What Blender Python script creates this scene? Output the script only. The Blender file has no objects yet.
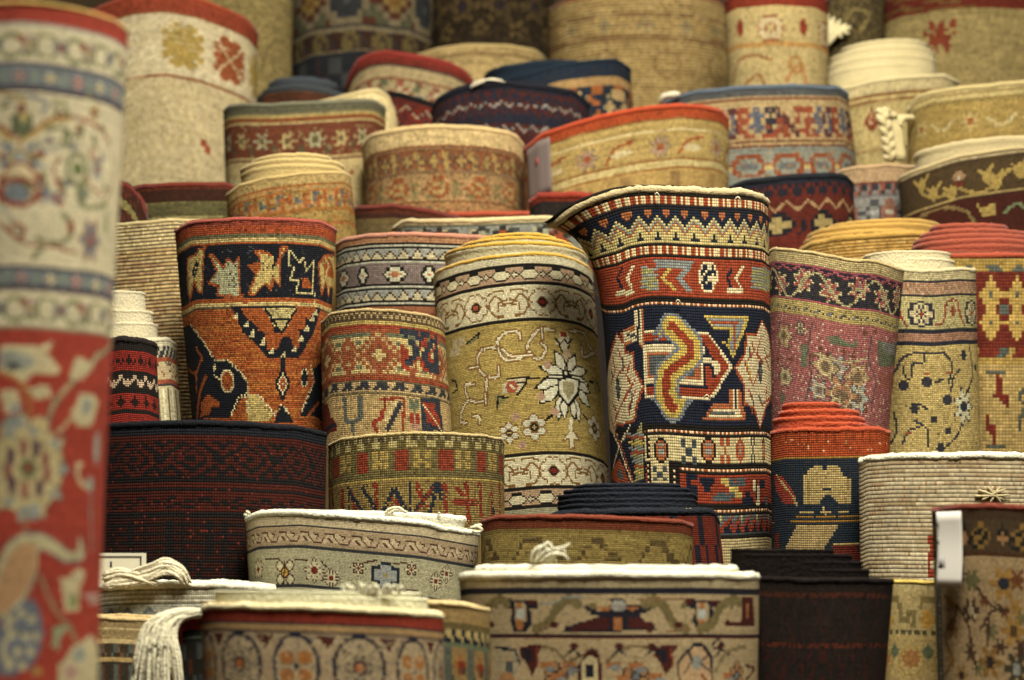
import bpy, math, random
import numpy as np
from mathutils import Vector

random.seed(7)
rng = np.random.default_rng(11)
scene = bpy.context.scene
COL = scene.collection
F = 1600.0            # focal length in pixels of a 1024 px wide frame
CAMZ = 0.95
PITCH = math.atan(220.0 / F)
CP, SP = math.cos(PITCH), math.sin(PITCH)

def ray(x, y, D):
    """world point at depth y=D seen at photo position (x, y)"""
    a = (x - 512.0) / F; b = (340.0 - y) / F
    dy = CP - b * SP; dz = SP + b * CP
    k = D / dy
    return a * k, CAMZ + dz * k

def proj(X, Y, Z):
    z = Z - CAMZ
    d = Y * CP + z * SP
    v = -Y * SP + z * CP
    return 512.0 + F * X / d, 340.0 - F * v / d

def lin(h):
    if isinstance(h, str):
        h = h.lstrip('#'); h = [int(h[i:i+2], 16) for i in (0, 2, 4)]
    c = np.array(h, float) / 255.0
    return np.where(c <= 0.04045, c / 12.92, ((c + 0.055) / 1.055) ** 2.4)

# ---------------------------------------------------------------- materials
def new_mat(name):
    m = bpy.data.materials.new(name); m.use_nodes = True
    nt = m.node_tree
    for n in list(nt.nodes): nt.nodes.remove(n)
    out = nt.nodes.new('ShaderNodeOutputMaterial')
    b = nt.nodes.new('ShaderNodeBsdfPrincipled')
    b.inputs['Roughness'].default_value = 0.92
    b.inputs['Specular IOR Level'].default_value = 0.12
    nt.links.new(b.outputs[0], out.inputs[0])
    return m, nt, b

def math_node(nt, op, a, b=None):
    n = nt.nodes.new('ShaderNodeMath'); n.operation = op
    for i, v in enumerate((a, b)):
        if v is None: continue
        if isinstance(v, (int, float)): n.inputs[i].default_value = v
        else: nt.links.new(v, n.inputs[i])
    return n.outputs[0]

def weave_mat(name, kind='knot'):
    """wool colour comes knot by knot from the rug's own colour layer; the knot grid, the weft
    ridges and the hair are procedural"""
    m, nt, b = new_mat(name)
    at = nt.nodes.new('ShaderNodeAttribute'); at.attribute_name = 'knots'
    uv = nt.nodes.new('ShaderNodeUVMap'); uv.uv_map = 'weave'
    sep = nt.nodes.new('ShaderNodeSeparateXYZ'); nt.links.new(uv.outputs[0], sep.inputs[0])
    sx = math_node(nt, 'ABSOLUTE', math_node(nt, 'SINE', math_node(nt, 'MULTIPLY', sep.outputs[0], math.pi)))
    sy = math_node(nt, 'ABSOLUTE', math_node(nt, 'SINE', math_node(nt, 'MULTIPLY', sep.outputs[1], math.pi)))
    px, py = {'knot': (0.45, 0.5), 'rib': (0.1, 0.8), 'cord': (0.1, 0.6), 'soft': (0.3, 0.35)}[kind]
    h = math_node(nt, 'MULTIPLY', math_node(nt, 'POWER', sx, px), math_node(nt, 'POWER', sy, py))
    nz = nt.nodes.new('ShaderNodeTexNoise'); nz.inputs['Scale'].default_value = 420
    nz.inputs['Detail'].default_value = 3
    nz2 = nt.nodes.new('ShaderNodeTexNoise'); nz2.inputs['Scale'].default_value = 14
    nz2.inputs['Detail'].default_value = 4
    co = nt.nodes.new('ShaderNodeTexCoord')
    nt.links.new(co.outputs['Object'], nz.inputs['Vector']); nt.links.new(co.outputs['Object'], nz2.inputs['Vector'])
    # weft thread between the knots is darker than the wool
    lo = {'knot': 0.5, 'rib': 0.45, 'cord': 0.84, 'soft': 0.8}[kind]
    g = math_node(nt, 'MULTIPLY_ADD', h, 1 - lo); g.node.inputs[2].default_value = lo
    ab = math_node(nt, 'MULTIPLY_ADD', nz2.outputs[0], 0.5); ab.node.inputs[2].default_value = 0.76
    k = math_node(nt, 'MULTIPLY', g, ab)
    mul = nt.nodes.new('ShaderNodeVectorMath'); mul.operation = 'SCALE'
    wm = nt.nodes.new('ShaderNodeMix'); wm.data_type = 'RGBA'; wm.inputs[0].default_value = 0.012
    wm.inputs[7].default_value = (0.32, 0.26, 0.16, 1); nt.links.new(at.outputs['Color'], wm.inputs[6])
    nt.links.new(wm.outputs[2], mul.inputs[0]); nt.links.new(k, mul.inputs['Scale'])
    nt.links.new(mul.outputs[0], b.inputs['Base Color'])
    hh = math_node(nt, 'MULTIPLY_ADD', nz.outputs[0], 0.5); nt.links.new(h, hh.node.inputs[2])
    bp = nt.nodes.new('ShaderNodeBump'); bp.inputs['Distance'].default_value = {'knot': 0.0012, 'rib': 0.0035, 'cord': 0.0011, 'soft': 0.0008}[kind]
    bp.inputs['Strength'].default_value = 0.9
    nt.links.new(hh, bp.inputs['Height']); nt.links.new(bp.outputs[0], b.inputs['Normal'])
    return m

_wool = {}
def wool(hexc, fuzz=1.0):
    key = (hexc, fuzz)
    if key in _wool: return _wool[key]
    m, nt, b = new_mat('wool_yarn')
    nz = nt.nodes.new('ShaderNodeTexNoise'); nz.inputs['Scale'].default_value = 260
    nz.inputs['Detail'].default_value = 5
    n2 = nt.nodes.new('ShaderNodeTexNoise'); n2.inputs['Scale'].default_value = 22
    co = nt.nodes.new('ShaderNodeTexCoord')
    nt.links.new(co.outputs['Object'], nz.inputs['Vector']); nt.links.new(co.outputs['Object'], n2.inputs['Vector'])
    mix = nt.nodes.new('ShaderNodeMix'); mix.data_type = 'RGBA'
    c = lin(hexc); g = c @ np.array([.3, .6, .1]); g = g * np.array([1.2, 0.98, 0.5]); c = np.clip(g + 0.88 * (c - g), 0.001, 1)
    mix.inputs[6].default_value = (*np.clip(c * 0.55, 0, 1), 1)
    mix.inputs[7].default_value = (*np.clip(c * (1.3 if c.min() > .3 else 1.1), 0, .9), 1)
    s = math_node(nt, 'MULTIPLY_ADD', nz.outputs[0], 0.7); nt.links.new(math_node(nt, 'MULTIPLY', n2.outputs[0], 0.4), s.node.inputs[2])
    nt.links.new(s, mix.inputs[0]); nt.links.new(mix.outputs[2], b.inputs['Base Color'])
    bp = nt.nodes.new('ShaderNodeBump'); bp.inputs['Distance'].default_value = 0.0025 * fuzz
    nt.links.new(nz.outputs[0], bp.inputs['Height']); nt.links.new(bp.outputs[0], b.inputs['Normal'])
    b.inputs['Sheen Weight'].default_value = 0.12 if c.max() > 0.1 else 0.0
    _wool[key] = m
    return m

MATS = {k: weave_mat('woven_wool_' + k, k) for k in ('knot', 'rib', 'cord', 'soft')}

# ---------------------------------------------------------------- mesh helpers
def link_mesh(name, V, Q, mat, parent=None, cols=None, uv=None, smooth=True):
    me = bpy.data.meshes.new(name)
    V = np.asarray(V, np.float32); Q = np.asarray(Q, np.int32)
    me.vertices.add(len(V)); me.vertices.foreach_set('co', V.ravel())
    me.loops.add(Q.size); me.loops.foreach_set('vertex_index', Q.ravel())
    me.polygons.add(len(Q))
    me.polygons.foreach_set('loop_start', np.arange(0, Q.size, Q.shape[1], dtype=np.int32))
    me.polygons.foreach_set('loop_total', np.full(len(Q), Q.shape[1], np.int32))
    me.polygons.foreach_set('use_smooth', np.full(len(Q), smooth, bool))
    if uv is not None:
        l = me.uv_layers.new(name='weave'); l.data.foreach_set('uv', np.asarray(uv, np.float32).ravel())
    if cols is not None:
        a = me.attributes.new('knots', 'FLOAT_COLOR', 'CORNER')
        c = np.ones((len(Q), Q.shape[1], 4), np.float32); c[:, :, :3] = cols[:, None, :]
        a.data.foreach_set('color', c.ravel())
    me.update(calc_edges=True); me.validate()
    me.materials.append(mat)
    o = bpy.data.objects.new(name, me); COL.objects.link(o)
    if parent is not None: o.parent = parent
    return o

def grid_quads(R, C, base=0, wrap=False):
    r = np.arange(R - 1)[:, None]; c = np.arange(C if wrap else C - 1)[None, :]
    c2 = (c + 1) % C
    return np.stack([base + r * C + c, base + r * C + c2, base + (r + 1) * C + c2, base + (r + 1) * C + c], -1).reshape(-1, 4)

def tube(path, rad, seg=6, closed=False, jitter=0.0):
    """vertices + quads of a tube along the points of path; rad may be a list"""
    P = np.asarray(path, float); n = len(P)
    rad = np.full(n, rad) if np.isscalar(rad) else np.asarray(rad, float)
    if closed: T = np.roll(P, -1, 0) - np.roll(P, 1, 0)
    else:
        T = np.gradient(P, axis=0)
    T /= np.linalg.norm(T, axis=1, keepdims=True) + 1e-12
    up = np.array([0, 0, 1.0])
    A = np.cross(T, up); bad = np.linalg.norm(A, axis=1) < 0.1
    A[bad] = np.cross(T[bad], np.array([1.0, 0.2, 0])); A /= np.linalg.norm(A, axis=1, keepdims=True)
    B = np.cross(A, T)
    ang = np.linspace(0, 2 * math.pi, seg, endpoint=False)
    rr = rad[:, None] * (1 + jitter * rng.standard_normal((n, seg)))
    V = P[:, None, :] + rr[..., None] * (np.cos(ang)[None, :, None] * A[:, None, :] + np.sin(ang)[None, :, None] * B[:, None, :])
    V = V.reshape(-1, 3)
    i = np.arange(n if closed else n - 1)[:, None]; j = np.arange(seg)[None, :]
    i2 = (i + 1) % n; j2 = (j + 1) % seg
    Q = np.stack([i * seg + j, i * seg + j2, i2 * seg + j2, i2 * seg + j], -1).reshape(-1, 4)
    if not closed:  # close the ends with a fan of degenerate-free quads around centre points
        e = []
        for k, (st, p) in enumerate(((0, P[0]), ((n - 1) * seg, P[-1]))):
            V = np.vstack([V, p[None]]); ci = len(V) - 1
            for a in range(0, seg, 2):
                q = [st + a, st + (a + 1) % seg, st + (a + 2) % seg, ci]
                e.append(q if k else q[::-1])
        Q = np.vstack([Q, np.array(e)])
    return V, Q

def join(parts):
    Vs, Qs, b = [], [], 0
    for V, Q in parts:
        Vs.append(V); Qs.append(np.asarray(Q) + b); b += len(V)
    return np.vstack(Vs), np.vstack(Qs)

# ---------------------------------------------------------------- knot charts
class Chart:
    def __init__(s, w, h, cx, cy, base):
        s.cx, s.cy = cx, cy
        s.nc = max(24, int(round(w / cx))); s.nr = int(math.ceil(h / cy))
        s.w, s.h = w, s.nr * cy
        s.S = ((np.arange(s.nc) + 0.5) / s.nc - 0.5) * w      # arc from the middle of the front
        s.T = (np.arange(s.nr) + 0.5) * cy
        s.SS, s.TT = np.meshgrid(s.S, s.T)
        s.A = np.empty((s.nr, s.nc, 3)); s.A[:] = lin(base)
        s.P = None; s.pal = {}
    def fill(s, m, c): s.A[m] = lin(c)
    def band(s, t0, t1, c): s.fill((s.TT >= t0) & (s.TT < t1), c)
    def line(s, t, c, w=None):
        w = w or s.cy
        k = np.argmin(abs(s.T - t)); n = max(1, int(round(w / s.cy)))
        s.A[max(0, k):k + n] = lin(c)
    def bands(s, t, *items):
        for d, c in items:
            s.band(t, t + d, c); t += d
        return t
    def img(s, sc, tc, w, h, rows, pal, flip=False):
        R = len(rows); C = max(len(r) for r in rows)
        u = (s.SS - (sc - w / 2)) / w; v = (s.TT - (tc - h / 2)) / h
        if flip: u = 1 - u
        m = (u >= 0) & (u < 1) & (v >= 0) & (v < 1)
        s._blit(m, (v * R).astype(int), (u * C).astype(int), rows, pal)
    def _blit(s, m, ri, ci, rows, pal):
        C = max(len(r) for r in rows)
        G = np.array([[ord(ch) for ch in r.ljust(C, '.')] for r in rows])
        rr = np.clip(ri, 0, len(rows) - 1); cc = np.clip(ci, 0, C - 1)
        g = G[rr, cc]
        for ch in set(''.join(rows)):
            if ch in '. ' or ch not in pal: continue
            s.fill(m & (g == ord(ch)), pal[ch])
    def rep(s, t0, t1, period, rows, pal, at=0.0, alt=False, mir=False):
        """repeat a small chart around the roll between rows t0 and t1"""
        R = len(rows); C = max(len(r) for r in rows)
        n = max(1, round(s.w / period)); period = s.w / n
        u = (s.SS - at) / period + 0.5; k = np.floor(u); fr = u - k
        if mir: fr = np.where(k % 2 == 1, 1 - fr, fr)
        v = (s.TT - t0) / (t1 - t0)
        if alt: v = np.where(k % 2 == 1, 1 - v, v)
        m = (s.TT >= t0) & (s.TT < t1)
        s._blit(m, np.floor(v * R - (1e-6 if alt else 0)).astype(int), (fr * C).astype(int), rows, pal)
    def zig(s, t0, t1, period, c, w=None, at=0.0):
        w = w or s.cx * 1.1
        n = max(1, round(s.w / period)); period = s.w / n
        u = (s.SS - at) / period; fr = np.abs((u - np.floor(u)) * 2 - 1)
        tz = t0 + (t1 - t0) * fr
        s.fill((abs(s.TT - tz) < w * 0.5 * (1 + 2 * (t1 - t0) / period) * 0.8) & (s.TT >= t0 - w) & (s.TT <= t1 + w), c)
    def vine(s, t0, t1, period, c, w=2.0, at=0.0):
        n = max(1, round(s.w / period)); period = s.w / n
        a = (t1 - t0) / 2
        ph = (s.SS - at) / period * 2 * math.pi
        tz = (t0 + t1) / 2 - a * np.cos(ph)
        sl = np.sqrt(1 + (a * 2 * math.pi / period * np.sin(ph)) ** 2)
        s.fill(abs(s.TT - tz) < w * 0.5 * sl, c)
    def poly(s, pts, c):
        p = np.array([s.P(*q) for q in pts])
        s.polyst(p, c)
    def polyst(s, p, c):
        p = np.asarray(p, float)
        x, y = s.SS, s.TT; m = np.zeros(x.shape, int); n = len(p)
        for i in range(n):
            x0, y0 = p[i]; x1, y1 = p[(i + 1) % n]
            if y0 == y1: continue
            k = ((y0 > y) != (y1 > y)) & (x < (x1 - x0) * (y - y0) / (y1 - y0) + x0)
            m += np.where(k, 1 if y1 > y0 else -1, 0)
        s.fill(m != 0, c)
    def pl(s, pts, c, w=2.0, close=False):
        p = [s.P(*q) for q in pts]
        s.plst(p, c, w, close)
    def plst(s, p, c, w=2.0, close=False):
        if close: p = list(p) + [p[0]]
        m = np.zeros(s.SS.shape, bool)
        for (x0, y0), (x1, y1) in zip(p[:-1], p[1:]):
            dx, dy = x1 - x0, y1 - y0; L = dx * dx + dy * dy + 1e-9
            u = np.clip(((s.SS - x0) * dx + (s.TT - y0) * dy) / L, 0, 1)
            m |= ((s.SS - x0 - u * dx) ** 2 + (s.TT - y0 - u * dy) ** 2) < (w / 2) ** 2
        s.fill(m, c)
    def curve(s, pts, c, w=2.0, close=False):
        """smooth line through photo points"""
        s.plst(catmull([s.P(*q) for q in pts], close), c, w)
    def ell(s, x, y, rx, ry, c, ring=None):
        cx, cy = s.P(x, y); s.ellst(cx, cy, rx, ry, c, ring)
    def ellst(s, cx, cy, rx, ry, c, ring=None):
        d = ((s.SS - cx) / rx) ** 2 + ((s.TT - cy) / ry) ** 2
        m = d < 1
        if ring: m &= ((s.SS - cx) / max(rx - ring, .1)) ** 2 + ((s.TT - cy) / max(ry - ring, .1)) ** 2 > 1
        s.fill(m, c)
    def petal(s, base, tip, w, c, edge, ew=1.5):
        """leaf shaped petal from base to tip (photo points)"""
        a = np.array(s.P(*base)); b = np.array(s.P(*tip)); d = b - a; n = np.array([-d[1], d[0]]) / (np.hypot(*d) + 1e-9)
        p = [a, a + d * .3 + n * w * .42, a + d * .58 + n * w * .5, a + d * .85 + n * w * .2, b, a + d * .85 - n * w * .2, a + d * .58 - n * w * .5, a + d * .3 - n * w * .42]
        s.polyst(p, c); s.plst(p, edge, ew, True)
    def put(s, x, y, w, h, rows, pal, flip=False):
        a, b = s.P(x, y); s.img(a, b, w, h, rows, pal, flip)
    def flower(s, x, y, r, pet, mid, n=8, edge=None, st=False, ry=None):
        a, b = (x, y) if st else s.P(x, y)
        dx = s.SS - a; dy = (s.TT - b) * (r / (ry or r))
        rr = np.hypot(dx, dy); th = np.arctan2(dy, dx)
        q = r * (0.74 + 0.26 * np.cos(n * th))
        if edge: s.fill(rr < q + max(s.cx, 1.3), edge)
        s.fill(rr < q, pet)
        if mid: s.fill(rr < r * 0.33, mid)
    def rosette(s, x, y, r, pet, edge, mid, n=8, st=False):
        """round petals, each with its own outline"""
        a, b = (x, y) if st else s.P(x, y)
        k = r * .3
        for q in (0, 1):
            for i in range(n):
                t = (i + .5) * 2 * math.pi / n
                s.ellst(a + r * .68 * math.cos(t), b + r * .68 * math.sin(t), k + (1.3 if not q else 0), k + (1.3 if not q else 0), edge if not q else pet)
        s.ellst(a, b, r * .4, r * .4, edge); s.ellst(a, b, r * .27, r * .27, mid)
    def speckle(s, cols, amount=0.2, t0=0, t1=1e9, size=1):
        """scattered single knots of other colours (small filler ornament)"""
        m = (s.TT >= t0) & (s.TT < t1)
        r = rng.random((s.nr // size + 1, s.nc // size + 1)).repeat(size, 0).repeat(size, 1)[:s.nr, :s.nc]
        for i, c in enumerate(cols):
            s.fill(m & (r > i * amount / len(cols)) & (r < (i + 1) * amount / len(cols)), c)
    def streak(s, c, amount=0.1, t0=0, t1=1e9, length=12):
        """short horizontal runs of another dye lot"""
        for i in np.where((s.T >= t0) & (s.T < t1))[0]:
            k = 0
            while k < s.nc:
                L = int(rng.integers(2, length))
                if rng.random() < amount: s.A[i, k:k + L] = 0.5 * s.A[i, k:k + L] + 0.5 * lin(c)
                k += L
    def fade(s, c, k, t0=0, t1=1e9):
        m = (s.TT >= t0) & (s.TT < t1)
        s.A[m] = s.A[m] * (1 - k) + lin(c) * k

def catmull(p, close=False, n=6):
    p = [np.array(q, float) for q in p]
    if close: p = [p[-1]] + p + [p[0], p[1]]
    else: p = [2 * p[0] - p[1]] + p + [2 * p[-1] - p[-2]]
    out = []
    for i in range(1, len(p) - 2):
        for k in range(n):
            t = k / n
            out.append(0.5 * ((2 * p[i]) + (-p[i-1] + p[i+1]) * t + (2*p[i-1] - 5*p[i] + 4*p[i+1] - p[i+2]) * t*t + (-p[i-1] + 3*p[i] - 3*p[i+1] + p[i+2]) * t**3))
    out.append(p[-2])
    return [tuple(q) for q in out]

# ---------------------------------------------------------------- rugs
PLACED = []
RUGS = {}
class Rug:
    """top: photo positions of the visible top edge from the left outline to the right outline;
    bot: (left, right, y) of the outline lower down; th: layer thickness in px"""
    def __init__(s, key, top, bot, D, vis, base, th=8, rim=None, inner=None, flat=0.8, cell=2.0, cellv=None,
                 kind='knot', flare=None, wob=0.012, inner_col=None, draw=None, label='', gap=0.012, behind=None, noise=0.15, ext=()):
        s.noise = noise; s.ext = np.array(list(ext) + list(top), float)
        s.key = key; s.top = np.array(top, float); s.bot = bot; s.vis = vis; s.base = base
        s.rim = rim; s.inner = inner; s.flat = flat; s.cell = cell; s.cellv = cellv or cell; s.kind = kind
        s.flare = flare; s.wob = wob; s.inner_col = inner_col or (rim[0] if rim else base); s.draw = draw; s.label = label
        s.thpx = th
        s.ph = rng.random(4) * 6.28
        xl, xr = s.top[0, 0], s.top[-1, 0]
        s.rpx = (xr - xl) / 2
        D0 = max([D] + [RUGS[b].D + 0.05 for b in (behind or '').split()])
        while True:
            s.setup(D0)
            if all(s.clear(o, gap) for o in PLACED): break
            D0 += 0.01
        PLACED.append(s)
        RUGS[key] = s
    def setup(s, D):
        s.D = D
        xl, xr = s.top[0, 0], s.top[-1, 0]; yt = (s.top[0, 1] + s.top[-1, 1]) / 2
        bl, br, yb = s.bot
        s.x1, s.z1 = ray((xl + xr) / 2, yt, D)
        s.x2, s.z2 = ray((bl + br) / 2, yb, D)
        d1 = D + (s.z1 - CAMZ) * SP / CP; d2 = D + (s.z2 - CAMZ) * SP / CP
        s.px = D * CP / F * (1 + 0)                       # metres per pixel, roughly
        s.r1 = (xr - xl) / 2 * (D * CP + (s.z1 - CAMZ) * SP) / F
        s.r2 = (br - bl) / 2 * (D * CP + (s.z2 - CAMZ) * SP) / F
        s.px = s.r1 / s.rpx
        # a cylinder's outline is wider than its radius seen from close by
        k = math.sqrt(max(0.5, 1 - (s.r1 * s.flat / D) ** 2)); s.r1 *= k; s.r2 *= k
        s.th = s.thpx * s.px
    def axis(s, z):
        """centre x and radius at height z; straight below the part in view"""
        u = np.clip((s.z1 - z) / max(s.z1 - s.z2, 1e-3), -0.3, 1.15)
        return s.x1 + (s.x2 - s.x1) * u, s.r1 + (s.r2 - s.r1) * u
    def clear(s, o, gap):
        zt = min(s.z1, o.z1) + 0.01
        for z in (zt, (zt + max(s.z2, o.z2)) / 2, max(s.z2, o.z2), 0.0):
            z = max(0.0, min(z, zt))
            xa, ra = s.axis(z); xb, rb = o.axis(z)
            if s.flare: ra += 0.3 * s.flare[0] * s.px
            f = (s.flat + o.flat) / 2
            if math.hypot(xa - xb, (s.D - o.D) / f) < ra + rb + gap: return False
        return True
    def surf(s, th, t, dr=0.0):
        """outer surface: th angle from the front (+ right), t metres below the top edge"""
        th = np.asarray(th, float); t = np.asarray(t, float)
        tw = np.mod(th + math.pi, 2 * math.pi) - math.pi
        zt = np.interp(tw, s.TH, s.ZT)
        if s.Z0 is not None:      # a drooping lip: the rows level out below it
            z0 = np.interp(tw, s.TH, s.Z0); z = z0 - t + (zt - z0) * np.exp(-np.maximum(t, 0) / (46 * s.px))
        else: z = zt - t
        xc, r = s.axis(z)
        w = 1 + s.wob * (np.sin(2 * th + s.ph[0]) * 0.0 + 0.6 * np.sin(3 * th + s.ph[1]) + 0.4 * np.sin(5 * th + s.ph[2] + z * 5))
        w = w + s.wob * 0.3 * np.sin(z * 18 + s.ph[3] + th)
        rr = r * w
        if s.flare:
            amp, tau, th0, wid = s.flare
            rr = rr + amp * s.px * np.exp(-t / (tau * s.px)) * np.exp(-((th - th0) / wid) ** 2)
        rr = rr + dr
        return xc + rr * np.sin(th), s.D - s.flat * rr * np.cos(th), z
    def solve_top(s):
        s.Z0 = None
        if len(s.ext) > len(s.top):
            full = s.ext; s.ext = s.top; s.solve_edge(); z0 = s.ZT.copy(); s.ext = full
            s.solve_edge(z0)
        else: s.solve_edge()
        return s
    def solve_edge(s, z0=None):
        """height of the top edge for every angle so that it passes through the measured edge"""
        s.TH = np.linspace(-math.pi, math.pi, 361); s.ZT = np.full(361, s.z1) if z0 is None else z0.copy(); s.Z0 = z0
        for it in range(3):
            X, Y, Z = s.surf(s.TH, 0 * s.TH)
            x, y = proj(X, Y, Z)
            yt = np.interp(x, s.ext[:, 0], s.ext[:, 1])
            b = (340.0 - yt) / F
            zz = CAMZ + Y * (SP + b * CP) / (CP - b * SP)
            # the far side carries the height of the near side on, levelled towards its middle
            th = s.TH; front = abs(th) <= math.pi / 2
            zf = zz.copy()
            m = np.interp(np.sign(th) * (math.pi - abs(th)), th[front], zz[front])
            mean = zz[front].mean()
            zf[~front] = m[~front]
            zf = zf + 0 * mean
            k = np.ones(9) / 9
            zs = np.convolve(np.r_[zf[-5:-1], zf, zf[1:5]], k, 'same')[4:-4]
            s.ZT = zs
        return s
    def build(s):
        s.solve_top()
        px = s.px; r = s.r1
        w = 2 * math.pi * s.rpx
        ch = Chart(w, s.vis + 8, s.cell, s.cellv, s.base)
        th_c = ch.S / s.rpx
        # photo position -> (arc, depth) on this rug
        fr = abs(th_c) < 1.75
        TH, TT = np.meshgrid(th_c[fr], ch.T * px)
        X, Y, Z = s.surf(TH, TT); gx, gy = proj(X, Y, Z)
        fS = ch.S[fr]
        def P(x, y):
            i = np.argmin((gx - x) ** 2 + (gy - y) ** 2); a, b_ = divmod(i, gx.shape[1])
            return fS[b_], ch.T[a]
        ch.P = P; ch.rug = s; s.ch = ch
        if s.draw: s.draw(ch)
        A = ch.A * (1 + s.noise * rng.standard_normal(ch.A.shape[:2]))[..., None]
        A *= (1 + 0.04 * rng.standard_normal((ch.nr, 1)))[..., None]
        g = A @ np.array([.3, .6, .1]); blue = A[..., 2] > A[..., 0]; red = A[..., 0] > 2.2 * A[..., 1]
        k = np.where(blue, np.where(g < .02, 1.0, 0.45), np.where(red, 0.88, 0.86))[..., None]
        G3 = g[..., None] * np.array([1.16, 0.98, 0.68]); A = G3 + k * (A - G3)
        A = np.where(red[..., None], A * np.array([.77, .82, .6]), A)
        A = np.where((blue & (g < .02))[..., None], A * np.array([.92, .99, 1.1]), A)
        A = np.clip(A, 0.002, 0.9)
        # columns: fine over the front, coarser behind
        edges = np.linspace(-math.pi, math.pi, ch.nc + 1)
        keep = [i for i in range(ch.nc) if abs((edges[i] + edges[i + 1]) / 2) < 2.0 or i % 4 == 0]
        th_e = edges[keep]; C = len(keep)
        t_f = np.arange(ch.nr + 1) * s.cellv * px
        zmin = s.ZT.min()
        tl = t_f[-1]
        # rows below the view, down to the floor
        extra = 7
        cols_idx = np.array(keep)
        x_, y_, ztop = s.surf(th_e, 0 * th_e)
        lip = []
        inset = s.th
        # lip rows (inner wall up and over), then the outer face
        rows = []
        for dr, dz in ((-1.0, -5.0), (-1.0, -1.2), (-0.97, -0.35), (-0.75, -0.05), (-0.45, 0.03), (-0.16, -0.05)):
            X, Y, Z = s.surf(th_e, -dz * inset * 0.5 + 0 * th_e, dr * inset); rows.append(np.stack([X, Y, Z], 1))
        nl = len(rows)
        X, Y, Z = s.surf(th_e, 0.16 + 0 * th_e, -inset); bottom_in = np.stack([X, Y, Z], 1)
        rows = [bottom_in] + rows; nl += 1
        for i, t in enumerate(t_f):
            X, Y, Z = s.surf(th_e, t + 0 * th_e, -0.02 * inset if i == 0 else 0.0); rows.append(np.stack([X, Y, Z], 1))
        last = rows[-1]
        for k in range(1, extra + 1):
            u = k / extra
            zt = last[:, 2] * (1 - u) + 0.004 * u
            X, Y, Z = s.surf(th_e, (ztop - zt))
            rows.append(np.stack([X, Y, zt], 1))
        V = np.vstack(rows); R = len(rows)
        Q = grid_quads(R, C, wrap=True)[:, ::-1]
        nq = C
        cols = np.empty((R - 1, C, 3)); uv = np.empty((R - 1, C, 4, 2))
        nfront = nl
        rimc = lin(s.rim[0]) if s.rim else A[0].mean(0)
        cols[:nfront] = rimc * (1 + 0.12 * rng.standard_normal((nfront, C)))[..., None]
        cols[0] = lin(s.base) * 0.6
        cols[nfront:nfront + ch.nr] = A[:, cols_idx]
        # the ground of the lower field carries on below
        body = A[-max(4, ch.nr // 5):]
        for k in range(extra):
            src = body[rng.integers(0, len(body))][cols_idx]
            cols[nfront + ch.nr + k] = 0.15 * src + 0.85 * body.mean((0, 1))
        cidx = cols_idx.astype(float); nxt = np.r_[cidx[1:], ch.nc]
        rowv = np.empty(R)
        rowv[:nl] = -np.arange(nl)[::-1] - 1.0
        rowv[nl:nl + ch.nr + 1] = np.arange(ch.nr + 1)
        for k in range(1, extra + 1):
            rowv[nl + ch.nr + k] = rowv[nl + ch.nr] + round((last[:, 2].mean() * k / extra) / (s.cellv * px))
        # quad corner order after reversal: (r+1,c),(r+1,c2),(r,c2),(r,c)
        v0 = rowv[:-1][:, None]; v1 = rowv[1:][:, None]
        for kk, (uu, vv) in enumerate(((cidx, v1), (nxt, v1), (nxt, v0), (cidx, v0))):
            uv[:, :, kk, 0] = uu[None, :]; uv[:, :, kk, 1] = vv
        root = bpy.data.objects.new('rolled_rug', None); COL.objects.link(root)
        bx, _ = s.axis(0.0); root.location = (float(bx), s.D, 0.0)
        off = np.array([float(bx), s.D, 0.0])
        s.root, s.off = root, off
        root['label'] = s.label; root['category'] = 'rug'; root['group'] = 'rolled rugs standing on end'
        root.empty_display_size = 0.1
        link_mesh('outer_layer', V - off, Q, MATS[s.kind], root, cols.reshape(-1, 3).clip(0.002, .9), uv.reshape(-1, 2))
        # binding cord along the top edge
        if s.rim:
            hh = s.rim[1] * px / 2
            th = np.linspace(-math.pi, math.pi, 200, endpoint=False)
            rad = min(hh, s.th * 0.62)
            X, Y, Z = s.surf(th, 0 * th + hh * 0.9, -rad * 0.75)
            Pp = np.stack([X, Y, Z], 1)
            Pp[:, 2] += 0.12 * hh * np.interp(np.arange(200), np.arange(0, 201, 5), np.r_[(q := rng.standard_normal(40)), q[0]])
            n = 200; seg = 8
            ang = np.linspace(0, 2 * math.pi, seg, endpoint=False)
            nx = np.sin(th); ny = -np.cos(th)
            rj = 1 + 0.07 * rng.standard_normal((n, seg))
            VV = np.stack([Pp[:, 0][:, None] + nx[:, None] * np.cos(ang) * rad * rj,
                           Pp[:, 1][:, None] + ny[:, None] * np.cos(ang) * rad * rj,
                           Pp[:, 2][:, None] + np.sin(ang)[None] * hh * rj], -1).reshape(-1, 3)
            i = np.arange(n)[:, None]; j = np.arange(seg)[None]
            QQ = np.stack([i * seg + j, ((i + 1) % n) * seg + j, ((i + 1) % n) * seg + (j + 1) % seg, i * seg + (j + 1) % seg], -1).reshape(-1, 4)
            b = link_mesh('edge_binding', VV - off, QQ, wool(s.rim[0]), root)
        s.build_inner()
        return s
    def build_inner(s):
        """the turns of the roll inside the outer layer, as one spiral sheet; telescoped rolls rise"""
        px = s.px
        zc = float(s.ZT.mean())
        rx0 = s.r1 - s.th * 1.9
        specs = []
        drop = 0.35 * s.th
        if s.inner:
            for it in s.inner:
                xl, xr, y = it[:3]
                X, z = ray((xl + xr) / 2, y, s.D - 0.5 * s.flat * (xr - xl) / 2 * px)
                specs.append((X, min((xr - xl) / 2 * px, rx0), z))
            rl = specs[-1][1]; n_more = 2
        else:
            zi = zc - drop
            specs = [(s.x1, rx0, zi)]
            rl = rx0; n_more = 3
        pitch = max(s.th * 1.35, rl / 7)
        k = 0
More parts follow.
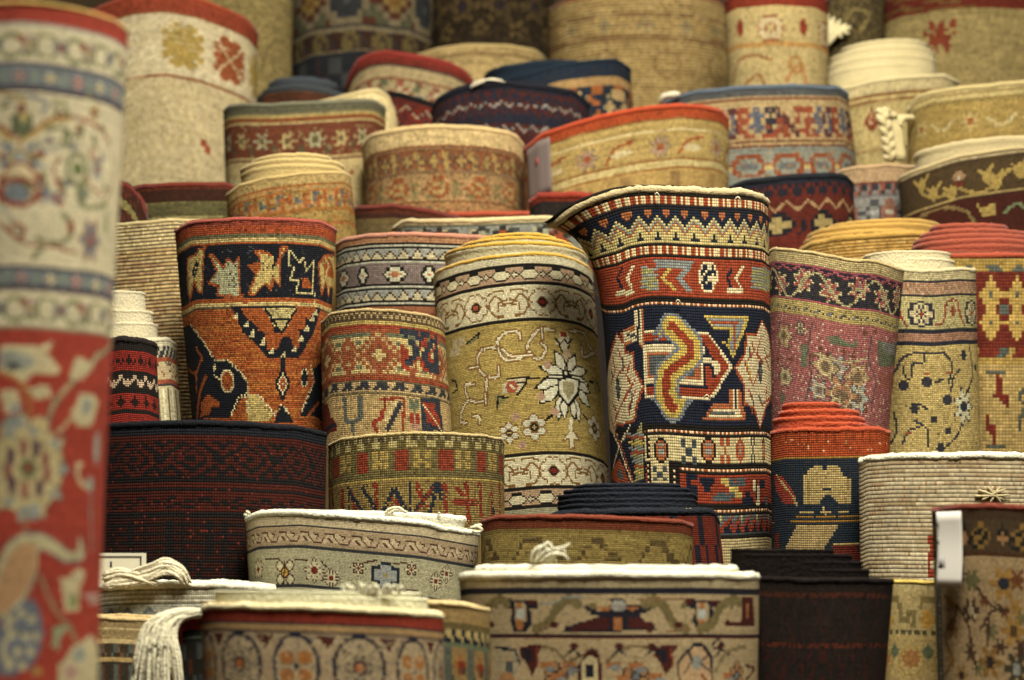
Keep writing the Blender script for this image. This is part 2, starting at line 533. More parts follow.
        while rl - pitch > 0.02 and k < n_more:
            rl -= pitch; k += 1
            specs.append((specs[-1][0], rl, specs[-1][2] - (0.004 if s.inner else 0.003)))
        n = len(specs)
        cx = np.array([q[0] for q in specs]); rr = np.array([q[1] for q in specs]); zz = np.array([q[2] for q in specs])
        if not s.inner:
            # follow the slant of the outer top edge
            pass
        N = 72
        u = np.arange(0, n * N + 1) / N           # turns
        th = u * 2 * math.pi + math.pi
        us = np.clip(u - 0.5, 0, n - 1)
        # hold each turn nearly level, then step over at the back
        fl = np.floor(us); frc = us - fl
        st = fl + np.clip((frc - 0.25) / 0.5, 0, 1)
        X = np.interp(st, np.arange(n), cx); R = np.interp(st, np.arange(n), rr); Z = np.interp(st, np.arange(n), zz)
        if not s.inner:
            sl = np.interp(np.mod(th + math.pi, 2 * math.pi) - math.pi, s.TH, s.ZT) - zc
            Z = Z + sl * 0.92 - 0.0
        if s.inner:
            sl = np.interp(np.mod(th + math.pi, 2 * math.pi) - math.pi, s.TH, s.ZT) - zc
            Z = Z + sl * 0.25
        R = R * (1 + s.wob * 0.8 * np.sin(3 * th + s.ph[1]))
        t = s.th * 0.82
        if s.inner and len(s.inner) > 1:
            gaps = [specs[i][1] - specs[i + 1][1] for i in range(len(s.inner) - 1)]
            t = min(t, max(2.6 * px, 0.8 * sum(gaps) / len(gaps)))
        bx = s.off[0]
        prof = [(0.22, None), (0.22, -1.5), (0.3, -1.0), (0.5, -0.75), (0.52, -0.35), (0.32, -0.04), (-0.1, 0.0), (-0.42, -0.2), (-0.5, -0.7), (-0.5, None)]
        rows = []
        jit = 0.05 * rng.standard_normal(len(u))
        for a, dz in prof:
            rr_ = R + a * t
            dep = 0.14 * min(1.0, s.D / 2.4)
            zl = (Z + (dz + jit) * t) if dz is not None else Z - dep
            xc = X
            if dz is None:
                ax, ar = s.axis(zc - dep)
                xc = X + (ax - s.axis(zc)[0]); rr_ = np.minimum(rr_, ar - s.th * 1.6 + a * t)
            rows.append(np.stack([xc + rr_ * np.sin(th), s.D - s.flat * rr_ * np.cos(th), zl], 1))
        V = np.stack(rows, 1).reshape(-1, 3)
        m = len(prof); Ln = len(u)
        i = np.arange(Ln - 1)[:, None]; j = np.arange(m - 1)[None]
        Q = np.stack([i * m + j, i * m + j + 1, (i + 1) * m + j + 1, (i + 1) * m + j], -1).reshape(-1, 4)
        o = link_mesh('inner_layers', V - s.off, Q, wool(s.inner_col), s.root)
        if s.inner and len(s.inner[0]) > 3:
            # edge cord of its own colour running round the risen turns
            c = s.inner[0][3]
            path = np.stack([X + (R + 0.1 * t) * np.sin(th), s.D - s.flat * (R + 0.1 * t) * np.cos(th), Z + 0.1 * t], 1)[: (len(s.inner) + 1) * N]
            VV, QQ = tube(path, t * 0.5, 6, jitter=0.12)
            link_mesh('edge_cord', VV - s.off, QQ, wool(c), s.root)
# ================================================================ designs of the rugs
DES = {}; LAB = {}
def D(key, label):
    LAB[key] = label
    def dec(f): DES[key] = f; return f
    return dec
def Z(ox, oy, sc):
    return lambda *p: [(ox + sc * p[i], oy + sc * p[i + 1]) for i in range(0, len(p), 2)]
def _Y(s, x, y): return s.P(x, y)[1]
Chart.Y = _Y
def _dots(s, pts, c, step=4.0, r=1.2, st=False):
    p = pts if st else [s.P(*q) for q in pts]
    for (x0, y0), (x1, y1) in zip(p[:-1], p[1:]):
        n = max(1, int(math.hypot(x1 - x0, y1 - y0) / step))
        for i in range(n): s.ellst(x0 + (x1 - x0) * i / n, y0 + (y1 - y0) * i / n, r, r, c)
Chart.dots = _dots
def stack(s, x, *items):
    """bands between measured heights: y0, colour, y1, colour, y2 ..., read at photo column x"""
    for i in range(0, len(items) - 2, 2):
        s.band(s.Y(x, items[i]) if i else -9, s.Y(x, items[i + 2]), items[i + 1])
Chart.stack = stack

T = {
 'oct': ["...KKKKKK.......", "..KCCCCCCK...K..", ".KCCCCCCCCK.KCK.", "KCCCCCCCCCCKCCCK", ".KCCCCCCCCK.KCK.", "..KCCCCCCK...K..", "...KKKKKK......."],
 'flower': ["....EEE....", ".EEEPPPEEE.", ".EPPEPEPPE.", "EEPPPEPPPEE", "EPPEPMPEPPE", "EPPPMMMPPPE", "EPPEPMPEPPE", "EEPPPEPPPEE", ".EPPEPEPPE.", ".EEEPPPEEE.", "....EEE...."],
 'cross': ["..KKK..", ".KKCKK.", "KKCCCKK", "KCCMCCK", "KKCCCKK", ".KKCKK.", "..KKK.."],
 'hex': ["....KKKKKK....", "..KKCCCCCCKK..", ".KCCCMMMMCCCK.", "KCCMMMMMMMMCCK", ".KCCCMMMMCCCK.", "..KKCCCCCCKK..", "....KKKKKK...."],
 'tri': ["KKKKKKKKK", "AKBBBBBKA", "AAKBBBKAA", "AAAKBKAAA", "AAAAKAAAA", "KKKKKKKKK"],
 'diam': ["....K....", "...KAK...", "..KAAAK..", ".KAABAAK.", "KAABBBAAK", ".KAABAAK.", "..KAAAK..", "...KAK...", "....K...."],
 'ser': ["AA......A", "A...B....", "...BBB...", "..BBCBB..", ".BBCCCBB.", "BBCCCCCBB"],
 's': ["KKKKK...", "K.......", "K..KKK..", "KKKK.K..", "...K.K..", ".KKK.K..", ".....K.."],
 'lat': ["A...A...", ".A.A....", "..A...A.", ".A.A.A.A", "A...A..."],
 'run': ["AAAA..BB", "A..A..BB", "..AA.A..", "..A..AAA", "BBA....A", "BBAAA.AA"],
 'pal': [".....EE.....", "...EEPPEE...", ".EEPPMMPPEE.", "EPPPMMMMPPPE", "EPPMMQQMMPPE", ".EPMQQQQMPE.", "..EPMQQMPE..", ".LLEPPPPELL.", "L..LEPPEL..L", "L...LEEL...L"],
 'leaf': ["....LLL.", "...LLLL.", "..LLLL..", ".LLLL...", ".LLL....", "LLL.....", "L......."],
}
NV, CR, RD, OR, OL, KK = '161c27', 'cfbf90', '8c2a1e', 'b04420', '9a8036', '17130f'

# ---------------------------------------------------------------- centre
@D('D3', 'tallest central rolled rug, navy field with a zigzag medallion, cream edge flaring left')
def _(c):
    X = 690
    c.stack(X, 186, KK, 199, 'c9b57c', 206, '1b1a1c', 212, NV, 245, 'c3ad6c', 246, KK, 249, 'c9b57c', 256, KK, 260, 'a13a24', 300, KK, 302, KK, 307, NV, 427, KK, 438, 'c3b27a', 464, KK, 476, '9b3422', 504, KK, 515, '34424a', 600)
    Y = lambda y: c.Y(X, y)
    for a, b in ((199, 206), (249, 257)):
        c.rep(Y(a), Y(b), 13.8, ["CCRRCR", "CCRRCR"], {'R': 'a13a24', 'C': 'cdb883'})
    c.rep(Y(212), Y(245), 18.4, ["OONNNNNO", "ONNNYNNN", "NNNYGYNN", "NNYGRGYN", "NYGRYRGY", "YGRYYYRG", "GRYYYYYR", "RYYYNYYY", "YYYYNYYY", "YYYNNNYY", "YYYYYYYY"],
          {'O': 'b0603c', 'Y': 'b5a361', 'G': '7d8a78', 'R': 'a8583a', 'N': NV}, at=1)
    for y in (304, 431.5, 470.5, 510):
        c.line(Y(y), 'a34a2a')
        c.rep(Y(y) - 1.4, Y(y) + 1.4, 5.2, ["C."], {'C': 'd8b98a'})
    z = Z(590, 180, .1807)
    CRM, GB, YL = 'c9b98a', '6d8084', 'b39a3c'
    for dx in (0, 608):
        c.pl(z(178 + dx, 490, 155 + dx, 545, 172 + dx, 600), NV, 3.4)
        c.pl(z(238 + dx, 485, 200 + dx, 545, 232 + dx, 600), CRM, 3.4)
        c.poly(z(150 + dx, 608, 235 + dx, 608, 250 + dx, 638, 140 + dx, 638), CRM)
        c.poly(z(290 + dx, 470, 345 + dx, 490, 372 + dx, 540, 390 + dx, 610, 320 + dx, 615, 285 + dx, 560), '8f8a52')
        for q in range(4): c.pl(z(288 + dx, 490 + q * 36, 375 + dx, 496 + q * 36), GB, 2.2)
    c.poly(z(362, 455, 580, 458, 560, 492, 372, 492), GB)
    c.pl(z(545, 490, 490, 545, 548, 605), GB, 4.5)
    c.pl(z(440, 495, 395, 545, 470, 605), YL, 3.2)
    c.put(709, 277, 21, 29, ["..CCCC..", ".CNNCNC.", "CNNCNNNC", "CNCNNCNC", "CCNNCCCC", "CNNCNCC.", ".CNNNC..", "..CCC..."], {'C': CRM, 'N': NV})
    z = Z(595, 290, .1807)
    # side medallions
    for pts, ex in ((z(120, 250, 160, 300, 165, 350, 215, 350, 220, 440, 265, 540, 230, 640, 215, 720, 120, 740, 105, 860, 70, 700, 62, 540, 85, 380), (130, 540)),
                    (z(920, 180, 960, 260, 985, 400, 985, 560, 950, 640, 915, 760, 880, 650, 830, 640, 825, 520, 780, 440, 830, 360, 835, 250, 890, 245), (915, 450))):
        c.poly(pts, 'c3b487'); c.pl(pts, 'a8452c', 2.6, close=True)
        p = Z(595, 290, .1807)(*ex)[0]
        c.ell(p[0], p[1], 4.5, 11, '2c4049'); c.ell(p[0], p[1], 2, 5, '51666b')
    c.pl(z(130, 330, 165, 420, 130, 470), 'a8452c', 2.4); c.pl(z(215, 500, 150, 620, 120, 700), 'a8452c', 2.4); c.pl(z(190, 540, 200, 590), '51666b', 2.4)
    c.pl(z(920, 260, 895, 350, 930, 400), 'a8452c', 2.4); c.pl(z(835, 400, 850, 470, 880, 520, 905, 470), 'a8452c', 2.6); c.pl(z(845, 420, 870, 500), YL, 2)
    c.pl(z(905, 590, 930, 640), '51666b', 3); c.pl(z(960, 520, 925, 640), 'a8452c', 2.4)
    for q in (z(100, 380, 110, 450, 90, 520), z(190, 400, 175, 470, 205, 530, 160, 600), z(100, 620, 125, 680, 110, 740), z(220, 560, 185, 640, 190, 690), z(955, 300, 940, 380, 965, 440), z(870, 290, 880, 340, 850, 380), z(850, 560, 880, 620, 870, 680), z(950, 540, 945, 600)):
        c.pl(q, 'a8452c', 2.2)
    for q in (z(150, 380, 155, 440), z(205, 600, 200, 650), z(90, 440, 95, 480), z(855, 330, 860, 370), z(940, 330, 945, 370), z(870, 590, 875, 630)): c.pl(q, '2c4049', 2.2)
    # left upper bracket
    c.poly(z(215, 105, 268, 105, 272, 350, 250, 300, 240, 290, 160, 300, 145, 240, 160, 205, 215, 210), 'b5603f')
    c.poly(z(222, 110, 262, 110, 266, 330, 245, 290, 165, 288, 158, 225, 222, 225), CRM)
    c.pl(z(242, 115, 244, 310), NV, 2.4); c.pl(z(180, 255, 235, 257), '2c4049', 3)
    # right upper striped flag
    c.poly(z(595, 130, 855, 150, 765, 385, 735, 300, 755, 225, 660, 225), YL)
    c.poly(z(635, 160, 825, 170, 765, 350, 745, 300, 775, 210, 665, 200), GB)
    c.poly(z(650, 178, 800, 184, 790, 205, 660, 198), 'a8452c'); c.pl(z(772, 200, 770, 320), 'a8452c', 2.4); c.pl(z(650, 148, 830, 158), YL, 2.2)
    c.pl(z(705, 295, 745, 300), YL, 2.6)
    # centre medallion
    c.poly(z(275, 238, 640, 238, 768, 430, 632, 612, 275, 612), CRM)
    c.poly(z(275, 252, 632, 252, 745, 430, 622, 597, 275, 597), '9c3621')
    c.poly(z(275, 290, 600, 290, 640, 350, 690, 430, 640, 530, 605, 552, 275, 552), NV)
    c.poly(z(610, 420, 650, 440, 655, 490, 690, 440, 700, 440, 640, 540, 610, 545), '9c3621')
    c.poly(z(275, 318, 608, 318, 608, 360, 650, 385, 690, 400, 702, 430, 670, 475, 650, 420, 608, 415, 608, 530, 275, 530), CRM)
    c.poly(z(292, 350, 590, 350, 585, 500, 292, 500), 'b5603f')
    c.poly(z(305, 372, 560, 372, 560, 480, 305, 480), '3f545a')
    path = [(672, 325), (690, 343), (690, 356), (668, 374), (666, 394), (672, 408)]
    GBL = '5c7684'
    c.poly([(649, 338), (672, 312), (696, 338)], GBL); c.poly([(652, 399), (694, 400), (672, 424)], GBL); c.pl(path, GBL, 26)
    c.poly([(655, 336), (672, 317), (690, 336)], YL); c.poly([(657, 400), (688, 401), (672, 419)], YL); c.pl(path, YL, 20)
    c.pl(path, '9c3621', 7.5); c.poly([(665, 331), (672, 322), (680, 331)], '9c3621'); c.poly([(665, 404), (680, 404), (672, 413)], '9c3621')
    c.pl([(664, 330), (662, 338), (655, 340)], GBL, 3)
    # foot below the flag
    z = Z(600, 400, .1765)
    c.poly(z(740, -60, 800, -60, 808, 30, 832, 130, 570, 122, 640, 35, 740, 30), 'b5603f')
    c.poly(z(755, -50, 792, -50, 795, 50, 812, 108, 600, 105, 650, 55, 755, 48), CRM); c.poly(z(640, 68, 770, 72, 760, 92, 625, 88), '40555c')
    c.pl(z(772, -50, 774, 45), NV, 2.2)
    # lower left: edge of the field
    c.poly([(601, 432), (645, 428), (648, 540), (601, 540)], NV)
    c.pl(z(50, 60, 110, 270, 180, 470), CRM, 2.4); c.pl(z(170, 150, 110, 270, 70, 420), CRM, 2.4); c.pl(z(60, 100, 130, 290, 190, 470), 'a8452c', 2.4)
    c.poly(z(240, 110, 252, 460, 200, 460, 200, 200), '8f8a52')
    for i, cc in enumerate((GB, 'a8452c', YL, GB, 'a8452c', '7a7a58', GB, 'a8452c', YL)): c.pl(z(150 + i * 6, 190 + i * 27, 245, 190 + i * 27), cc, 3)
    c.poly(z(115, 330, 175, 460, 60, 460), 'a8452c'); c.poly(z(115, 380, 140, 440, 95, 440), '40555c')
    # frames
    for x0, x1, y0, col in ((646, 651, 429, KK), (651, 670, 438, 'c3b27a'), (670, 680, 466, KK)):
        c.poly([(x0, y0), (x1, y0), (x1, 560), (x0, 560)], col)
    c.dots([(648.6, 431), (648.6, 550)], 'd8b98a', 5.2, 1.4); c.dots([(674, 472), (675, 550)], 'd8b98a', 5.2, 1.4)
    z = Z(600, 400, .1765)
    for x, col, w in ((342, 'b5603f', 62), (500, 'x', 84), (612, 'b5603f', 70), (715, 'r', 66), (800, 'q', 58), (868, 'x', 44), (925, 'b5603f', 36)):
        p = z(x, 290)[0]
        if col in 'xr':
            k = {'x': '2c4553', 'r': 'b0523a'}[col]
            c.put(p[0], p[1], w * .1765, 22, ["AA..AA", "AA..AA", "..AA..", "..AA..", "AA..AA", "AA..AA"], {'A': k})
        else:
            e = KK if col != 'q' else 'a8452c'
            c.put(p[0], p[1], w * .22, 23, ["..KK..", ".KAAK.", "KABBAK", "KAAAAK", "KABBAK", "KAAAAK", ".KAAK.", "..KK.."], {'K': e, 'A': 'b5603f', 'B': '7f8a86'})
    for y in (474, 490): c.put(660, y, 15, 12, ["AA..AA", "AA..AA", "..AA..", "AA..AA"], {'A': '2c4553'})
    # red strip ornaments
    for x, y, w, h, rows in ((611, 480, 16, 12, ["KKKKKK", ".KKKK.", "..KK.."]), (520, 488, 10, 26, ["KK", "K.", "KK", ".K"]), (745, 505, 22, 20, ["YYG..", ".YGG.", "..YY.", "..GYY"]),
                             (800, 470, 12, 8, ["GGG"]), (885, 525, 10, 24, ["CN.", "CNC", ".NC", ".CC"]), (690, 555, 20, 9, [".GGG.", "GGGGG"]), (840, 560, 14, 11, [".NN.", "NNNN"]), (920, 485, 10, 9, ["NN"]), (945, 570, 8, 8, ["GG"])):
        p = z(x, y)[0]
        c.put(p[0], p[1], w, h, rows, {'K': NV, 'Y': 'b8a04a', 'G': '3c5962', 'C': CRM, 'N': NV})
    c.rep(Y(515), Y(534), 23, ["GGGGYGGGGR", "GGRGYGGRRG", "GRRRGGRRNR", "GRNRGRRNRR", "RRNRRRNNRR", "RNNNRRNNNR", "RRNRRGRNRR"], {'G': '4b6068', 'Y': 'b8a04a', 'R': '9c3621', 'N': NV})
    c.band(Y(535), Y(539), KK); c.band(Y(539), 1e9, 'b3a06c')

@D('D2', 'olive gold rolled rug with a large cream lotus flower and yellow corded rising turns')
def _(c):
    X = 520; Y = lambda y: c.Y(X, y)
    c.stack(X, 250, 'c2b992', 264, KK, 267.4, 'a88967', 282, KK, 285.6, 'cbc197', 319, KK, 323, 'a68d42', 453.5, KK, 457, 'cbc197', 489, KK, 492.5, 'a88967', 507, KK, 511, '8e8a6a', 600)
    for y0 in (268.4, 493.5):
        c.rep(Y(y0), Y(y0) + 12.8, 28, T['oct'], {'K': KK, 'C': 'cbc197'}, at=c.P(534, 275)[0])
    BRN = '8d5f35'
    for yc, xc, y0, y1 in ((302.5, 543, 287, 318), (473, 554, 459, 488)):
        s0 = c.P(xc, yc)[0]; t0 = Y(yc)
        for k in range(-4, 5):
            sx = s0 + 67 * k
            c.rosette(sx, t0, 13, 'd2c8a0', BRN, '8f2019' if k % 2 == 0 else 'b0503a', 8, st=True)
            c.ellst(sx, t0, 4.6, 4.6, KK); c.ellst(sx, t0, 3.0, 3.0, '8f2019' if k % 2 == 0 else 'b0503a')
            for sg in (-1, 1):
                m = sx + sg * 33
                c.plst(catmull([(sx + sg * 14, t0 - 10), (sx + sg * 22, t0 - 13), (sx + sg * 30, t0 - 12)]), BRN, 1.9)
                c.plst(catmull([(m - sg * 3, t0 + 1), (m - sg * 12, t0 - 8), (m - sg * 19, t0 + 1), (m - sg * 13, t0 + 11), (m - sg * 5, t0 + 12)]), BRN, 1.9)
                c.plst(catmull([(m - sg * 1, t0 - 4), (m - sg * 9, t0 - 1), (m - sg * 10, t0 + 7)]), BRN, 1.9)
                c.plst([(m, t0), (m - sg * 7, t0 + 2)], BRN, 1.9)
    c.streak('917a36', .3, Y(323), Y(453)); c.streak('bda552', .3, Y(323), Y(453))
    z = Z(430, 235, .1807); w = Z(430, 350, .1807)
    def vine(pts, close=False):
        c.curve(pts, BRN, 4.8, close); c.curve(pts, 'd2c8a0', 2.2, close)
    vine(z(270, 640, 330, 620, 380, 625, 375, 580, 430, 535, 490, 540, 500, 580))
    vine(z(380, 625, 400, 680, 450, 690, 530, 670, 545, 600, 600, 530, 690, 525))
    vine(z(780, 530, 850, 540, 880, 620, 920, 665)); vine(z(840, 620, 850, 670, 910, 650))
    vine(z(545, 650, 600, 690, 640, 640, 615, 600)); vine(z(615, 520, 625, 570))
    vine(w(290, 0, 265, 50, 270, 110, 310, 150, 375, 150, 380, 95)); vine(w(315, 155, 310, 220, 300, 280, 220, 275, 195, 200, 245, 190)); vine(w(305, 240, 310, 300))
    vine(w(215, 280, 180, 330, 170, 390, 200, 405)); vine(w(240, 370, 275, 375, 275, 410)); vine(w(400, 0, 460, 40, 560, 25)); vine(w(220, 100, 265, 95))
    # stem and rosebud
    c.pl(w(420, 160, 610, 158), KK, 2.2); c.poly(w(430, 165, 530, 165, 490, 235, 400, 240, 400, 200), 'bfb28a')
    c.pl(w(535, 165, 530, 200, 480, 245), KK, 2); c.pl(w(430, 185, 520, 180), KK, 2); c.ell(*w(450, 205)[0], 6, 6, 'b0503a'); c.pl(w(440, 200, 470, 210), 'd2c8a0', 2)
    c.poly(w(370, 245, 430, 260, 370, 325), '857c48'); c.pl(w(370, 325, 372, 265, 430, 262), KK, 2)
    c.pl(w(880, 175, 930, 185, 935, 235), KK, 2.4); c.ell(*w(915, 200)[0], 4, 7, '857c48')
    c.poly(z(205, 590, 270, 545, 270, 575, 215, 612), '6b6a42'); c.pl(z(205, 605, 270, 545, 268, 575), KK, 1.8)
    for p, q in ((140, 600), (175, 590), (150, 640), (120, 650)): c.ell(*z(p, q)[0], 4.4, 4.4, 'b9a87a')
    c.pl(w(120, 170, 145, 175, 150, 225, 125, 235), KK, 2)
    # tulip
    c.poly(z(720, 545, 745, 530, 765, 545, 780, 600, 740, 640, 700, 600), 'd2c8a0'); c.ell(*z(742, 548)[0], 3.6, 3.2, '9c2a1e')
    c.pl(z(690, 575, 720, 600, 738, 580, 760, 600, 785, 575), KK, 2); c.pl(z(715, 610, 730, 650), KK, 2); c.pl(z(770, 610, 755, 650), KK, 2)
    # lotus
    LC = 'd6d1ae'
    c.poly(w(745, 0, 775, 0, 800, 90, 745, 120, 715, 80), 'b9a07a')
    for q in ((755, 135, 605, 95, 11), (765, 135, 870, 115, 10), (745, 150, 625, 165, 8), (770, 150, 880, 205, 8), (735, 165, 580, 215, 11), (715, 200, 605, 300, 12), (800, 180, 885, 240, 10), (815, 220, 885, 318, 11),
              (725, 250, 712, 392, 10), (740, 270, 745, 385, 9), (800, 260, 830, 398, 10), (785, 270, 800, 390, 9), (745, 125, 692, 5, 11), (765, 125, 806, 22, 10)):
        c.petal(w(q[0], q[1])[0], w(q[2], q[3])[0], q[4], LC, KK)
    hp = w(705, 165, 755, 155, 825, 165, 822, 240, 768, 310, 715, 250)
    c.poly(hp, LC); c.poly(w(735, 175, 800, 175, 795, 230, 768, 280, 740, 230), '9d9566'); c.pl(hp, KK, 2.2, close=True)
    c.poly(w(735, 115, 775, 115, 775, 155, 735, 155), KK); c.poly(w(745, 125, 765, 125, 765, 145, 745, 145), LC)
    c.pl(w(640, 390, 690, 355), KK, 2.4); c.pl(w(845, 360, 880, 395), KK, 2)
    for px, py, s in ((435, 460, 8.6), (575, 425, 10.5), (912, 435, 10.5)):
        q = w(px, py)[0]
        c.rosette(q[0], q[1], s * 1.15, 'c3bf9f', BRN, 'a58f50', 6); c.ell(q[0], q[1], s * .36, s * .36, KK); c.ell(q[0], q[1], s * .18, s * .18, 'a58f50')
    for a, b in ((470, 370), (510, 525), (650, 85), (690, 340), (615, 260)): c.ell(*w(a, b)[0], 4.5, 3.5, 'b08a6a')
    pp = w(782, 430, 830, 500, 800, 495, 798, 545, 772, 545, 770, 495, 735, 500); c.poly(pp, 'd2c8a0'); c.pl(pp, BRN, 1.8, close=True); c.pl(w(782, 380, 780, 440), 'd2c8a0', 4)

@D('D7', 'orange and navy rolled rug with big serrated leaves in its border, red woolly top')
def _(c):
    X = 255
    c.stack(X, 217, '9a4034', 226, 'aa4426', 235, '5f5a3a', 238, 'b39c5c', 243, 'a84d20', 246, '12151b', 299, 'a84d20', 303.5, 'b39c5c', 308, '4c4630', 310, 'a84d20', 520)
    c.streak('8c3a18', .35, c.Y(X, 310)); c.streak('c8752f', .35, c.Y(X, 310))
    z = Z(175, 210, .166); w = Z(175, 310, .166)
    GL, OE, GY = 'b39c55', 'a84d20', '9b9a72'
    for pts, col in ((z(75, 290, 120, 280, 150, 240, 185, 240, 165, 300, 165, 490, 140, 500, 120, 430, 90, 560, 75, 440), GL),
                     (z(205, 265, 240, 285, 290, 350, 320, 290, 350, 330, 380, 290, 388, 520, 250, 520, 270, 460, 205, 450, 250, 370), GY),
                     (z(490, 245, 560, 260, 610, 340, 640, 220, 672, 220, 635, 300, 635, 460, 590, 415, 580, 490, 540, 440, 480, 510, 440, 515, 490, 385, 440, 335, 530, 320), GL),
                     (z(900, 275, 960, 270, 970, 380, 960, 480, 935, 460, 925, 520, 905, 430, 880, 520, 875, 430, 865, 340), GL)):
        c.poly(pts, col); c.pl(pts, OE, 2.6, close=True)
    c.pl(z(130, 310, 105, 380, 120, 395, 135, 320), '12151b', 3); c.pl(z(610, 270, 590, 335), '12151b', 5)
    c.poly(z(440, 335, 490, 385, 545, 350, 530, 320), OE); c.poly(z(520, 260, 600, 290, 560, 430, 500, 470), GL)
    c.pl(z(400, 510, 420, 560), OE, 4); c.pl(z(175, 240, 190, 215), OE, 4)
    c.pl(z(690, 250, 690, 330, 715, 345, 690, 425, 745, 430, 735, 500, 830, 505, 835, 310, 790, 370, 780, 290, 745, 320, 700, 250), 'b6ab70', 2.2)
    c.poly(z(760, 410, 800, 400, 830, 480, 770, 475), OE); c.poly(z(895, 290, 930, 290, 950, 440, 900, 400), OE); c.pl(z(905, 300, 930, 340, 905, 380, 935, 440), GL, 3)
    c.pl(z(985, 320, 985, 560), 'b6ab70', 2); c.pl(z(845, 500, 840, 560), 'b6ab70', 2); c.speckle(['2e3a44'], .05, c.Y(X, 247), c.Y(X, 298))
    # field: navy corners with a dotted cream outline
    c.poly(w(95, 95, 200, 240, 245, 300, 320, 300, 400, 360, 440, 440, 440, 520, 400, 530, 340, 640, 20, 700, 60, 100), '12151b')
    c.dots(w(95, 90, 160, 180, 240, 290), 'bfae78', 3.4, 1.5); c.dots(w(240, 300, 320, 305, 400, 370, 438, 440, 438, 640), 'bfae78', 3.4, 1.5); c.dots(w(238, 300, 235, 390, 275, 430), 'bfae78', 3.4, 1.4)
    c.ell(*w(310, 425)[0], 9, 11.5, 'bfae78'); c.ell(*w(310, 425)[0], 6.5, 9, 'a84d20')
    c.pl(w(130, 230, 160, 290, 130, 380, 90, 290, 125, 380, 130, 500), 'a84d20', 3); c.pl(w(185, 400, 150, 500, 130, 640), 'a84d20', 5)
    c.poly(w(150, 640, 160, 560, 200, 500, 270, 560, 270, 590, 220, 590, 200, 640), 'a84d20')
    c.poly(w(440, 515, 500, 515, 590, 640, 570, 680, 440, 680), GL); c.dots(w(500, 520, 610, 640), 'd6c68c', 3.4, 1.5); c.dots(w(440, 510, 380, 530, 330, 640), 'd6c68c', 3.4, 1.5)
    c.poly(w(330, 640, 365, 590, 410, 650, 400, 690, 330, 690), 'a84d20')
    # serrated pendant
    c.poly(w(340, -10, 880, -10, 840, 120, 745, 300, 690, 290, 560, 300, 510, 220, 410, 140), '12151b')
    c.poly(w(395, -10, 545, -10, 600, 130, 640, 150, 700, 60, 730, -10, 850, -10, 810, 60, 790, 40, 780, 130, 745, 120, 750, 220, 720, 240, 700, 170, 650, 160, 610, 240, 560, 240, 540, 130, 500, 130, 480, 80, 440, 60), 'a84d20')
    for a, b in ((365, 40), (425, 90), (465, 145), (525, 195), (580, 250), (650, 270), (715, 240), (755, 180), (790, 120), (820, 50), (845, 20)): c.poly(w(a - 20, b + 22, a + 22, b + 22, a + 8, b - 30), 'bcb07c')
    c.poly(w(540, -10, 740, -10, 690, 80, 640, 155, 590, 80), 'a99a5c'); c.pl(w(545, 0, 640, 150, 735, 0), '12151b', 2.4); c.pl(w(600, 55, 690, 55), '12151b', 4)
    c.pl(w(650, 300, 650, 380), '12151b', 5); c.put(*w(650, 445)[0], 19, 27, ["...KKK...", "..KKCKK..", ".KKCRCKK.", "KKCR.RCKK", "KCR.C.RCK", "KKCR.RCKK", ".KKCRCKK.", "..KKCKK..", "...KKK..."], {'K': '12151b', 'C': 'c6b886', 'R': 'a03a1c'}); c.ell(*w(652, 530)[0], 2, 4, '12151b')
    c.ell(*w(780, 415)[0], 5.2, 9.5, 'c6b886'); c.ell(*w(780, 415)[0], 4, 8.2, '12151b')
    c.poly(w(880, 310, 830, 360, 850, 440, 800, 520, 760, 640, 940, 680, 1000, 300), '12151b'); c.dots(w(822, 340, 835, 440, 760, 620), 'c6b886', 3.6, 1.5)
    c.poly(w(625, 590, 670, 580, 720, 680, 600, 680), '12151b'); c.dots(w(600, 640, 640, 575, 700, 640), 'c6b886', 3.6, 1.4); c.pl(w(860, 560, 810, 640), 'a84d20', 4)

